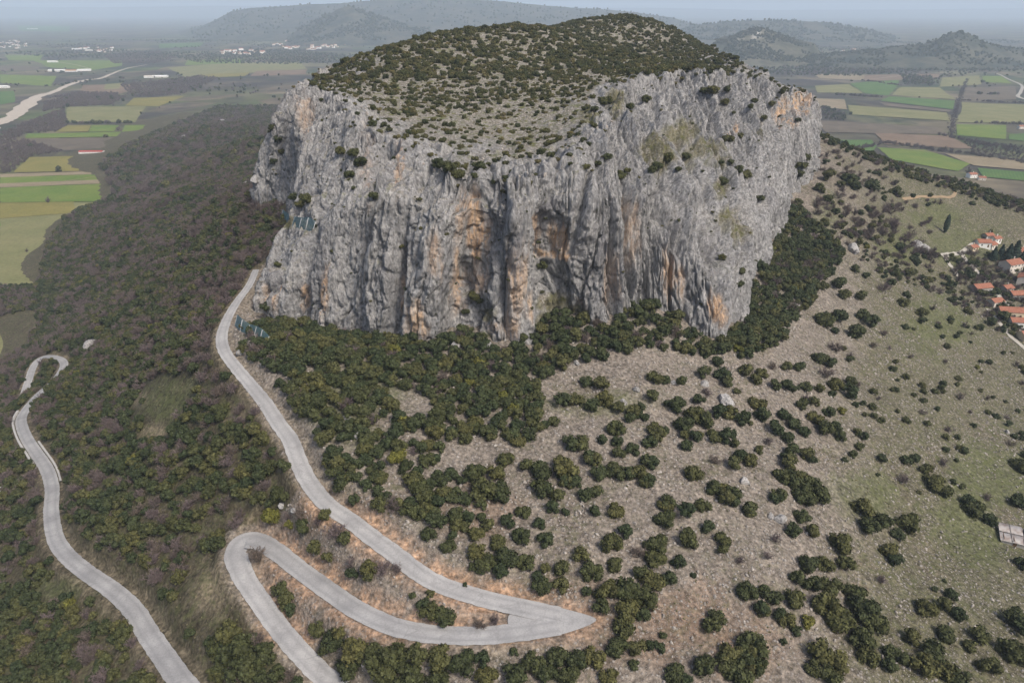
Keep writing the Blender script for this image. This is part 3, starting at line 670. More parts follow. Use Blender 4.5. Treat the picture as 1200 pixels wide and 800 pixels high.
# ================================================================== SCATTERING
def proto_collection(name, meshes):
    c = bpy.data.collections.new(name)
    for k, m in enumerate(meshes): o = bpy.data.objects.new('%s_form_%02d' % (name, k), m); c.objects.link(o)
    return c
def scatter(name, P, S, meshes, rot=None, pid=None, label=None, cat=None):
    P = np.asarray(P, np.float32); n = len(P)
    if n == 0: return None
    S = np.asarray(S, np.float32); S = np.repeat(S[:, None], 3, 1) if S.ndim == 1 else S
    me = bpy.data.meshes.new(name); me.vertices.add(n); me.vertices.foreach_set('co', P.ravel())
    if rot is None: rot = np.stack([RNG.normal(0, .07, n), RNG.normal(0, .07, n), RNG.uniform(0, 6.283, n)], 1)
    if pid is None: pid = RNG.integers(0, len(meshes), n)
    for nm, ty, d in (('sc', 'FLOAT_VECTOR', S), ('rot', 'FLOAT_VECTOR', np.asarray(rot, np.float32))):
        a = me.attributes.new(nm, ty, 'POINT'); a.data.foreach_set('vector', d.ravel())
    a = me.attributes.new('pid', 'INT', 'POINT'); a.data.foreach_set('value', pid.astype(np.int32))
    o = add(name, me); tag(o, label, cat, None, 'stuff')
    g = bpy.data.node_groups.new(name, 'GeometryNodeTree'); g.interface.new_socket('Geometry', in_out='INPUT', socket_type='NodeSocketGeometry'); g.interface.new_socket('Geometry', in_out='OUTPUT', socket_type='NodeSocketGeometry')
    N = g.nodes; i = N.new('NodeGroupInput'); ou = N.new('NodeGroupOutput'); ip = N.new('GeometryNodeInstanceOnPoints'); ci = N.new('GeometryNodeCollectionInfo')
    ci.inputs['Collection'].default_value = proto_collection(name, meshes); ci.inputs['Separate Children'].default_value = True; ci.inputs['Reset Children'].default_value = True
    def na(nm, ty): k = N.new('GeometryNodeInputNamedAttribute'); k.data_type = ty; k.inputs[0].default_value = nm; return k.outputs[0]
    er = N.new('FunctionNodeEulerToRotation'); L = g.links
    L.new(i.outputs[0], ip.inputs['Points']); L.new(ci.outputs[0], ip.inputs['Instance']); ip.inputs['Pick Instance'].default_value = True
    L.new(na('pid', 'INT'), ip.inputs['Instance Index']); L.new(na('rot', 'FLOAT_VECTOR'), er.inputs[0]); L.new(er.outputs[0], ip.inputs['Rotation']); L.new(na('sc', 'FLOAT_VECTOR'), ip.inputs['Scale'])
    L.new(ip.outputs[0], ou.inputs[0]); md = o.modifiers.new('scatter', 'NODES'); md.node_group = g; return o
def jgrid(x0, x1, y0, y1, sp):
    X, Y = np.meshgrid(np.arange(x0, x1, sp), np.arange(y0, y1, sp)); X = X+RNG.uniform(-.45, .45, X.shape)*sp; Y = Y+RNG.uniform(-.45, .45, X.shape)*sp
    return X.ravel(), Y.ravel()
def glook(A, x, y):
    i = np.clip(np.searchsorted(xs, x)-1, 0, len(xs)-2); j = np.clip(np.searchsorted(ys, y)-1, 0, len(ys)-2); return A[j, i]

# ---- zones: polygon in the photograph, share of cover in green, in bare twigs
ZONES = [
 (FOREST, .97, .24),
 ([(160,175),(340,90),(335,280),(292,330),(200,330),(120,330),(140,240)], .95, .42),
 ([(140,240),(125,205),(160,175),(230,160),(200,215),(150,260),(110,300)], .8, .5),
 ([(-300,440),(0,428),(26,412),(40,398),(75,400),(60,420),(30,470),(-20,500),(-300,520)], .8, .5),
 ([(100,255),(140,240),(170,270),(150,330),(120,390),(70,410),(60,340)], .85, .4),
 ([(140,330),(235,300),(255,360),(235,420),(150,420)], .9, .3),
 ([(235,330),(285,330),(255,380),(255,430),(285,470),(255,480),(225,430)], .6, .6),
 ([(150,640),(280,600),(260,640),(250,720),(190,700)], .75, .45),
 ([(0,540),(50,560),(55,660),(20,700),(-40,660)], .7, .4),
 ([(150,455),(190,440),(240,440),(215,480),(195,520),(160,520)], .32, .15),
 ([(215,665),(262,640),(292,700),(305,750),(240,740),(205,720)], .06, .22),
 ([(40,682),(78,672),(128,702),(105,708),(60,700)], .05, .1),
 ([(285,385),(345,365),(480,375),(590,390),(640,365),(745,345),(850,372),(878,330),(893,280),(917,225),(960,265),(990,300),(955,350),(925,385),(905,410),(870,420),(800,418),(760,410),(700,425),(645,432),(640,470),(655,500),(610,520),(560,515),(508,530),(500,560),(530,600),(525,640),(470,600),(430,585),(400,560),(360,510),(320,460)], .95, .05),
 ([(440,455),(475,440),(500,470),(500,520),(480,540),(460,500)], .45, .05),
 ([(385,470),(410,470),(415,500),(395,545),(380,530)], .2, .05),
 ([(265,415),(300,395),(330,470),(370,530),(420,600),(395,590),(350,520),(300,455)], .75, .10),
 ([(330,470),(430,440),(500,520),(520,548),(560,575),(590,640),(565,668),(500,630),(440,590),(380,545)], .80, .05),
 ([(310,600),(355,585),(400,612),(450,660),(520,700),(590,722),(560,728),(500,722),(430,700),(370,660),(320,630)], .30, .30),
 ([(310,688),(330,685),(345,720),(380,765),(350,745)], .35, .25),
 ([(345,725),(370,728),(420,745),(490,760),(600,765),(695,757),(725,800),(720,860),(430,860),(390,780)], .88, .08),
 ([(960,200),(985,195),(1040,260),(1110,300),(1100,340),(1040,330),(990,290),(955,255)], .6, .5),
 ([(985,195),(1060,210),(1110,240),(1090,280),(1040,262)], .30, .35),
 ([(955,157),(1050,190),(1125,213),(1200,238),(1250,255),(1250,268),(1190,250),(1120,226),(1045,203),(955,170)], .75, .15),
 ([(1060,300),(1110,300),(1150,340),(1190,390),(1150,380),(1090,345)], .45, .35),
 ([(1105,240),(1200,255),(1200,290),(1140,280)], .12, .10),
 ([(1105,300),(1240,292),(1240,400),(1170,390),(1120,330)], .75, .6),
 ([(1150,420),(1250,400),(1250,560),(1190,560)], .38, .15),
 ([(930,420),(1150,360),(1190,560),(1150,600),(1080,560),(960,560)], .28, .14),
 ([(700,430),(900,420),(960,560),(820,560),(700,520)], .10, .04),
 ([(1150,560),(1200,540),(1260,700),(1180,640)], .12, .05),
 ([(-200,341),(44,335),(42,363),(0,371),(-200,376)], .85, .4),
 ([(960,165),(1030,195),(1060,240),(1000,250),(960,215)], .3, .35),
]
def zone(u, v):
    g = np.full(u.shape, .0); b = np.full(u.shape, .0)
    out = (u < -20) | (u > 1220) | (v > 815)
    g[out] = .35; b[out] = .12; g[out & (u < 380)] = .85; lf = out & (u < -20) & (v < 405); g[lf] = 0; b[lf] = 0
    for poly, a, c in ZONES:
        m = in_poly(u, v, poly); g[m] = a; b[m] = c
    return g, b
def ground_points(x0, x1, y0, y1, sp, seed):
    x, y = jgrid(x0, x1, y0, y1, sp); z = hz(x, y); u, v, d = project(np.stack([x, y, z], 1)); ok = (d > 30) & ((z > .15) | ((u < 400) & (y < 1300))) & ~in_poly(x, y, basepoly) & (glook(roadm, x, y) < .45)
    x, y, z, u, v, d = (a[ok] for a in (x, y, z, u, v, d)); g, b = zone(u, v)
    cl = sstep(-.9, .35, fbm2(x/16+seed, y/16, 3)*1.6-1.05+1.7*g); keepp = RNG.random(len(x)) < np.clip(cl*g*1.2, 0, .97)
    bm_ = RNG.random(len(x)) < np.clip(b*(.55+1.3*(fbm2(x/28+99, y/28, 3)+.35)), 0, 1)
    keepp |= bm_ & (RNG.random(len(x)) < b)
    return tuple(a[keepp] for a in (x, y, z, u, v, d, bm_))
G1 = ground_points(-420, 330, 40, 420, 3.7, 0); G2 = ground_points(-800, 560, 420, 900, 4.4, 5); G3 = ground_points(-1300, 250, 900, 2100, 8.0, 9); G4 = ground_points(-800, -420, 40, 420, 4.4, 5); G5 = ground_points(330, 560, 40, 420, 4.4, 5)
SHR = []       # x, y, z, radius, kind(0 green 1 bare 2 lime), size in px, zone word
def word(u, v):
    if in_poly(np.array([u]), np.array([v]), ZONES[17][0])[0]: return 'bank'
    if in_poly(np.array([u]), np.array([v]), FOREST)[0]: return 'wood'
    if in_poly(np.array([u]), np.array([v]), ZONES[12][0])[0]: return 'foot'
    return 'slope'
for G, rm in ((G1, 2.5), (G2, 3.3), (G4, 3.3), (G5, 2.9), (G3, 6.0)):
    x, y, z, u, v, d, bb = G; R = rm*RNG.uniform(.65, 1.3, len(x)); thk = in_poly(u, v, ZONES[12][0]) | in_poly(u, v, ZONES[16][0]); R *= np.where(thk, 1.22, np.where(u > 960, .78, np.where((u > 480) & (v > 450), .8, np.where(u > 330, 1.0, 1.15))))
    for k in range(len(x)): SHR.append([x[k], y[k], z[k], R[k], 1 if bb[k] else (2 if RNG.random() < .012 else 0), F*R[k]/d[k], u[k], v[k]])
# ---- single shrubs read off enlargements of the photograph: origin, enlargement, (x, y, radius) in the enlargement
L3 = (550,533,3.0,[(785,62,36),(985,192,32),(890,120,40),(930,160,30),(885,290,36),(890,335,28),(690,165,40),(690,220,45),(760,200,35),(820,170,38),(835,250,30),(770,290,45),(660,310,50),(650,360,45),(735,370,30),(515,190,40),(500,300,50),(545,265,32),(515,380,38),(590,340,-35),(440,200,25),(445,130,26),(405,140,25),(370,100,30),(345,95,30),(270,120,45),(240,110,40),(310,135,35),(335,200,20),(290,185,28),(190,195,36),(245,240,26),(265,295,34),(135,230,35),(70,250,35),(185,280,38),(100,300,40),(30,330,45),(60,370,45),(130,350,50),(200,370,40),(110,400,35),(40,405,20),(10,390,20),(620,80,38),(585,60,40),(520,55,45),(460,60,35),(640,30,30),(340,40,60),(250,45,50),(200,40,35),(130,15,40),(430,20,35),(50,120,60),(110,130,50),(20,60,50),(90,60,45),(390,350,40),(330,395,40),(430,410,45),(270,395,25),(255,450,45),(320,455,35),(240,430,25),(415,480,25),(460,530,40),(480,470,50),(550,470,55),(620,500,50),(560,540,50),(545,600,50),(610,560,35),(640,430,50),(700,430,35),(600,415,30),(680,630,19),(520,670,50),(590,680,35),(640,670,25),(675,675,22),(580,735,25),(785,420,15),(945,370,-14),(975,470,46),(850,600,45),(870,570,35),(1025,545,35),(1040,480,30),(1000,680,45),(985,640,35),(720,760,50),(830,740,55),(900,720,50),(950,760,60),(1010,740,40),(760,790,30),(440,700,50),(490,770,45),(380,720,55),(310,710,55),(230,720,50),(150,760,60),(60,770,55),(270,760,50),(350,770,50)])
L2 = (250,533,3.0,[(215,215,-9990),(270,245,-9991),(320,240,40),(395,205,28),(430,260,-45),(360,320,35),(405,360,30),(460,290,35),(490,420,28),(550,390,40),(545,425,25),(600,400,-35),(640,400,-30),(760,545,48),(810,555,48),(820,580,35),(740,525,30),(700,490,18),(760,485,18),(885,455,12),(240,470,40),(260,510,35),(270,540,28),(370,600,42),(430,640,52),(400,660,40),(940,590,-30),(990,580,-30),(500,155,28),(450,90,45),(430,40,45),(500,680,58),(570,690,58),(640,690,58),(720,690,50),(800,700,60),(880,720,60),(480,740,55),(600,750,55),(700,760,55),(790,770,50),(160,350,-40),(60,620,55),(120,660,60),(60,700,60),(140,730,60),(190,700,45),(230,760,45),(20,660,50),(90,760,60)])
L4 = (850,533,3.0,[(20,140,45),(85,192,32),(0,310,20),(210,70,45),(260,100,50),(320,140,45),(260,140,40),(180,150,30),(220,30,35),(85,20,30),(30,30,30),(300,10,25),(270,215,32),(235,260,35),(305,270,30),(175,295,-22),(145,355,-18),(50,370,-16),(400,305,48),(420,380,45),(345,380,40),(290,380,45),(255,430,35),(300,450,40),(480,180,45),(500,250,45),(550,235,40),(640,235,50),(605,275,28),(575,330,40),(595,370,28),(75,470,46),(135,545,35),(175,500,40),(240,500,42),(215,570,38),(190,560,30),(285,580,-999),(250,615,25),(205,655,15),(370,450,50),(350,520,55),(450,480,55),(480,540,60),(400,570,60),(520,590,50),(470,640,50),(330,680,60),(390,720,60),(310,740,40),(360,770,50),(500,700,45),(560,610,20),(580,690,35),(610,710,30),(575,740,35),(700,535,42),(765,525,30),(790,490,28),(820,560,32),(770,440,10),(735,470,14),(770,620,42),(650,640,35),(720,680,55),(680,730,55),(760,740,55),(820,780,50),(890,620,45),(860,670,30),(920,730,45),(985,680,45),(1030,690,50),(1020,570,45),(1040,610,40),(95,660,60),(60,720,50),(20,700,50),(100,740,40),(730,90,45),(770,125,32),(700,50,25),(870,190,42),(850,160,32),(920,225,25),(940,240,20),(800,95,15),(830,110,15),(625,85,-24),(545,440,-20),(1035,30,45),(1030,160,35),(1040,380,30),(635,20,25),(665,8,22),(535,68,10),(680,130,10)])
L6 = (650,360,3.4286,[(388,362,32),(485,395,40),(455,390,25),(510,300,32),(605,340,-22),(580,375,28),(245,480,42),(360,440,25),(560,665,42),(820,575,25),(785,615,30),(740,590,35),(720,545,25),(645,615,-25),(815,380,45),(830,430,40),(880,480,40),(930,520,35),(680,270,40),(690,300,30),(655,220,28),(770,260,40),(800,290,32),(830,265,28),(730,335,18),(600,265,32),(400,280,42),(440,290,25),(560,430,45),(520,470,45),(600,450,45),(640,510,45),(690,520,40),(560,520,35),(530,555,32),(700,420,40),(750,445,40),(660,420,35),(400,480,42),(410,520,38),(440,500,32),(380,540,38),(320,420,38),(260,410,32),(300,440,32),(340,430,25),(190,315,38),(130,300,32),(90,370,38),(200,370,42),(150,390,38),(30,380,38),(100,540,48),(140,610,38),(60,550,38),(190,530,28),(250,540,30),(260,580,34),(310,570,34),(370,620,38),(370,690,38),(300,665,38),(240,650,38),(180,670,30),(40,640,55),(165,740,30),(40,695,30),(80,700,30),(120,750,35),(640,720,42),(690,770,40),(450,780,42),(880,310,30),(935,320,30),(1010,320,30),(1060,325,25),(920,430,35),(990,390,32),(960,470,35),(1000,500,30),(1040,440,42),(1080,490,42),(1130,480,28),(1145,520,28),(1040,380,28),(1100,420,32),(950,580,38),(1010,590,32),(920,600,25),(910,670,42),(970,680,48),(1030,710,52),(1000,760,48),(1060,740,38),(900,760,35),(1130,310,42),(1180,340,38),(860,540,-22),(875,240,-22),(930,240,28),(990,240,26),(1090,270,-30),(1060,200,42),(1110,230,34),(1130,160,-34),(1185,210,18),(1190,300,28),(1080,50,42),(1140,35,38),(960,330,22)])
L8 = (900,180,3.637,[(300,560,42),(320,600,36),(395,610,34),(235,700,46),(300,690,34),(400,690,34),(430,720,38),(285,755,20),(375,770,42),(525,553,23),(590,600,22),(680,545,25),(650,675,28),(575,635,28),(655,715,20),(725,735,18),(785,625,22),(850,670,25),(585,740,20),(780,720,14),(850,740,12),(900,740,20),(950,720,24),(545,510,24),(600,515,30),(490,570,-30),(420,520,20),(370,495,22),(445,140,42),(545,165,24),(470,85,16),(340,110,36),(370,140,28),(870,213,14),(690,180,12),(615,180,14),(290,20,8),(300,180,-24),(855,520,28),(780,560,28),(260,100,30),(330,260,-24),(450,260,-28),(520,240,-34),(540,300,-34),(600,360,-30),(640,420,-30),(690,440,-34),(560,400,26),(620,450,24),(480,330,-26),(390,300,-24),(800,780,14),(700,660,-16),(830,590,14),(910,600,22),(980,640,26),(1000,700,30),(960,560,-26)])
clumps = []
for ou, ov, s, lst in (L2, L3, L4, L6, L8):
    for a, b_, r in lst:
        kind = 0
        if r <= -999: kind, r = 2, {-999: 32, -9990: 46, -9991: 24}[r]
        elif r < 0: kind, r = 1, -r
        u, v, rp = ou+a/s, ov+b_/s, r/s
        p, dist, what, nrm = cast(u, min(v+rp*.45, 799.5))
        if p is None or what != 'ground': continue
        dep = p.y*CP-(p.z-CAM_Z)*SP; R = rp*dep/F*1.08
        clumps.append((p.x, p.y, R)); SHR.append([p.x, p.y, p.z, R, kind, rp, u, v])
# scattered fill must not sit on the shrubs placed singly
cl_ = np.array(clumps); kept = []
for k, s in enumerate(SHR):
    if k < len(SHR)-len(clumps) and s[6] > 480 and s[7] > 400:
        if (((cl_[:, 0]-s[0])**2+(cl_[:, 1]-s[1])**2) < (cl_[:, 2]*.8)**2).any(): continue
    kept.append(s)
SHR = kept
inframe = lambda s: 4 < s[6] < 1196 and 4 < s[7] < 797
def shown(s):
    t = Vector((s[0], s[1], s[2]+s[3]*.9)); d = t-CO; L = d.length; h = BV_M.ray_cast(CO, d.normalized(), L-4); return h[0] is None
def pick(kind, n):
    c = sorted([s for s in SHR if s[4] == kind and inframe(s)], key=lambda s: -s[5]); r = []
    for s in c:
        if len(r) >= n: break
        if shown(s): r.append(s)
    return r
def near_road(s):
    return min(np.hypot(ROADS[n][0][:, 0]-s[0], ROADS[n][0][:, 1]-s[1]).min() for n in ROADS)
ALLXY = np.array([[s[0], s[1], s[3]] for s in SHR])
HUT = cast(1190, 634)[0]
def describe(s, w, kind):
    size = 'small' if s[3] < 1.5 else ('broad' if s[3] > 2.7 else 'middling')
    col = {0: 'dark evergreen', 1: 'leafless grey', 2: 'yellow green'}[kind]
    dd_ = np.hypot(ALLXY[:, 0]-s[0], ALLXY[:, 1]-s[1])-ALLXY[:, 2]-s[3]; nb = int((dd_ < .4).sum())-1
    alone = 'solitary' if nb <= 0 else ('paired' if nb == 1 else 'clumped')
    rd = near_road(s)
    if np.hypot(s[0]-HUT.x, s[1]-HUT.y) < 26: pl = 'near the derelict stone hut'
    elif w == 'bank': pl = 'on the earth bank between two legs of road'
    elif rd < 9: pl = 'at the edge of the road'
    elif w == 'foot': pl = 'in the thicket under the cliff'
    elif w == 'wood': pl = 'in the scrub wood '+('between the two roads' if s[0] > -190 and s[7] < 690 and s[6] > 80 else 'below the lower road')
    else:
        g_ = float(glook(grn, np.array([s[0]]), np.array([s[1]]))[0]); pl = 'on green turf of the open slope' if g_ > .4 else ('on the stony slope just above the road bend' if rd < 32 else ('on the lower reddish stony slope' if s[7] > 660 else 'on the stony slope between thicket and bend'))
        if s[6] > 960 and g_ <= .4: pl = 'on the dry slope above the village and hut'
    return '%s %s %s shrub %s' % (size, alone, col, pl)
LAB = {('slope', 0): 'rounded dark green evergreen shrub standing on the open stony hillside', ('wood', 0): 'dark green evergreen tree crown in the dense scrub wood below the roads',
       ('foot', 0): 'dark green evergreen shrub in the thicket at the foot of the cliff', ('bank', 0): 'dark green evergreen shrub on the earth bank between two legs of road',
       ('slope', 1): 'leafless grey twiggy shrub on the open stony hillside', ('wood', 1): 'leafless purplish grey shrub among the evergreen scrub wood', ('foot', 1): 'leafless grey shrub in the green thicket under the cliff', ('bank', 1): 'leafless grey shrub on the earth bank between two legs of road',
       ('slope', 2): 'yellow green leafy shrub standing out on the stony hillside', ('wood', 2): 'yellow green shrub brighter than the dark scrub wood around it', ('foot', 2): 'yellow green shrub in the dark thicket under the cliff', ('bank', 2): 'yellow green shrub on the earth bank between two legs of road'}
GRP = {'slope': 'on the stony hillside', 'wood': 'in the scrub wood', 'foot': 'at the cliff foot', 'bank': 'on the road bank'}
single = set()
for kind, n, nm, meshes in ((0, 290, 'evergreen_shrub', EVER), (1, 110, 'leafless_shrub', BARE), (2, 40, 'yellow_green_shrub', LIME)):
    for s in pick(kind, n):
        single.add(id(s)); w = word(s[6], s[7]); e = add(nm, None, None, (s[0], s[1], s[2]-.15)); e.rotation_euler = (random.gauss(0, .05), random.gauss(0, .05), random.uniform(0, 6.28))
        k = s[3]; hz_ = random.uniform(.85, 1.1); e.scale = (k, k, k*hz_); e.empty_display_size = .3
        add('crown', meshes[random.randrange(len(meshes))], e); add('trunk', STEM[random.randrange(3)], e)
        lb = describe(s, w, kind); tag(e, lb, 'shrub', lb.replace(' shrub ', ' shrubs '))
rest = [s for s in SHR if id(s) not in single]
for kind, nm, meshes in ((0, 'evergreen_scrub', WOOD), (1, 'leafless_scrub', BARE), (2, 'yellow_green_scrub', LIME)):
    r = np.array([s[:4] for s in rest if s[4] == kind])
    if len(r): scatter(nm, r[:, :3]-np.array([0, 0, .15]), r[:, 3]*(1.0 if kind != 1 else 1.15), meshes, label={0: 'dense dark evergreen scrub wood covering the slopes', 1: 'purplish grey leafless scrub spread through the green wood', 2: 'yellow green bushes scattered through the scrub wood'}[kind], cat='scrub')
# ---- plateau and cliff shrubs
fc = (MV2[:-1, :]+MV2[1:, :])/2; rowsel = np.arange(ROWS-1)
e1 = np.roll(MV2, -1, 1)[:-1]-MV2[:-1]; e2 = MV2[1:]-MV2[:-1]; area = np.linalg.norm(np.cross(e1, e2), axis=2); nzf = nzv[:-1]
cand = RNG.choice(area.size, 120000, p=(area/area.sum()).ravel()); pr, ps = np.unravel_index(cand, area.shape)
P = fc[pr, ps]; uu, vv, dd = project(P)
den = np.where(pr > NC-6, .30, np.where(pr > 12, .16, .0)); th = np.zeros(len(P))
PZ_ = [([(350,102),(400,75),(450,52),(560,30),(640,28),(740,12),(850,60),(905,98),(880,98),(800,90),(760,88),(720,92),(660,78),(600,80),(540,95),(480,112),(420,112)], .82),
       ([(480,112),(540,95),(600,80),(660,78),(700,95),(690,130),(600,140),(520,140),(470,150)], .8), ([(440,140),(700,120),(690,190),(520,205)], .36), ([(640,30),(740,12),(850,60),(850,80),(700,70)], .85),
       ([(690,100),(945,100),(950,200),(870,380),(690,330)], .12), ([(400,165),(430,160),(445,190),(425,215),(395,215)], .35), ([(310,130),(335,120),(335,230),(310,225)], .35), ([(330,235),(355,225),(360,255),(335,262)], .3), ([(850,75),(945,105),(930,125),(860,100)], .45)]
for poly, a in PZ_: den = np.where(in_poly(uu, vv, poly), a, den)
nzp = nzf[pr, ps]; den = den*np.where(nzp > .8, 1, np.where(nzp > .45, .75, .12))
nn = fbm2(P[:, 0]/12, P[:, 1]/12, 3); ok = RNG.random(len(P)) < np.clip(den*(1+1.6*nn)*np.where(pr > NC, .42, .22), 0, 1)
P = P[ok]; R = RNG.uniform(.7, 2.4, len(P))*np.where(vv[ok] < 95, 1.35, 1)*np.where(pr[ok] < NC-6, .6, 1)
scatter('plateau_scrub', P-np.array([0, 0, .2]), R, LOWP+EVER[:3], label='low dark evergreen scrub covering the top of the rock', cat='scrub')
tiny = RNG.random(len(fc.reshape(-1, 3))) < 0
CLF = [(437,231,9),(423,192,10),(410,205,9),(400,178,8),(415,180,9),(525,200,12),(535,206,12),(560,198,12),(513,194,10),(580,213,7),(635,312,8),(555,348,11),(562,352,8),(546,365,8),(700,193,7),(712,185,7),(686,196,8),(727,207,9),(735,200,6),(783,186,9),(770,195,9),(765,200,8),(804,184,7),(853,164,10),(867,160,6),(873,206,10),(866,200,8),(847,213,9),(890,234,8),(846,302,6),(866,333,8),(868,318,7),(739,125,7),(758,118,8),(710,120,11),(696,130,8),(835,108,9),(825,107,8),(852,105,6),(850,120,7),(895,138,5),(795,198,6),(856,190,6),(360,235,10),(352,240,9),(345,232,8),(325,310,6),(312,362,10),(303,365,7),(940,195,9),(945,185,8),(935,205,8),(935,140,5),(640,372,8),(575,395,9),(552,382,8),(612,395,7),(880,125,5),(884,118,6),(905,122,6),(916,108,6),(470,288,5),(745,365,9),(752,352,8),(845,190,5),(325,165,7),(330,178,7),(322,190,7),(318,150,6)]
n_ = 0
for u, v, r in CLF:
    p, dist, what, nrm = cast(u, v+2)
    if p is None or what != 'rock': continue
    e = add('cliff_shrub', None, None, p); R = r*(p.y*CP-(p.z-CAM_Z)*SP)/F; e.scale = (R, R, R*.9); e.rotation_euler = (0, 0, random.uniform(0, 6.28))
    add('crown', EVER[n_ % 7], e); add('trunk', STEM[n_ % 3], e); n_ += 1
    pl = 'on the ledge behind the upper rockfall net' if u < 370 and 215 < v < 275 else 'at the narrow outer tower of the wall' if u < 335 else 'in the bushy gully of the wall corner' if u < 445 and v < 240 else 'on the front rim of the cliff' if v < 216 and u < 600 else 'in a deep crack of the steep front wall' if u < 690 or v > 330 else 'along the rim above the laid-back slabs' if v < 135 else 'on the grassy laid-back slabs'
    tag(e, ('large' if R > 3.2 else 'small')+' dark green shrub rooted '+pl, 'shrub', 'cliff shrubs '+pl+(' large' if R > 3.2 else ' small'))
# ================================================================== VALLEY: FIELDS, RIVERBED, TRACKS
def field_mat(name, a, b, rows=0.0, ang=0.0):
    m = MAT(name, .95, .1); big = m.noise(.02, 5); f = m.noise(.3, 5)
    c = m.mix(m.ramp(big, [(.35, 0), (.65, 1)]), a, b); c = m.mix(.5, c, m.ramp(f, [(.3, .7), (.7, 1.25)]), 'MULTIPLY')
    w = m.n('TexWave'); w.inputs['Scale'].default_value = .06; w.inputs['Distortion'].default_value = 1.5; mp = m.n('Mapping'); mp.inputs['Rotation'].default_value = (0, 0, ang); g = m.n('NewGeometry')
    m.l(g.outputs['Position'], mp.inputs[0]); m.l(mp.outputs[0], w.inputs['Vector']); c = m.mix(.25, c, m.ramp(w.outputs['Fac'], [(.2, .7), (.8, 1.2)]), 'MULTIPLY')
    m.color(c); return m.m
FM = {'g': field_mat('young_crop', (.10, .155, .032), (.145, .18, .042), ang=.3), 'y': field_mat('mustard_grass', (.16, .15, .045), (.20, .175, .055), ang=.3), 'o': field_mat('olive_pasture', (.15, .155, .068), (.195, .185, .09), ang=1.2),
      't': field_mat('dry_grass', (.20, .165, .105), (.25, .205, .135), ang=.2), 'b': field_mat('ploughed_earth', (.15, .108, .075), (.19, .14, .10), ang=1.0), 'd': field_mat('dark_crop', (.06, .12, .034), (.09, .145, .042), ang=.5), 'k': field_mat('fallow_brown', (.10, .085, .065), (.14, .115, .085), ang=.9)}
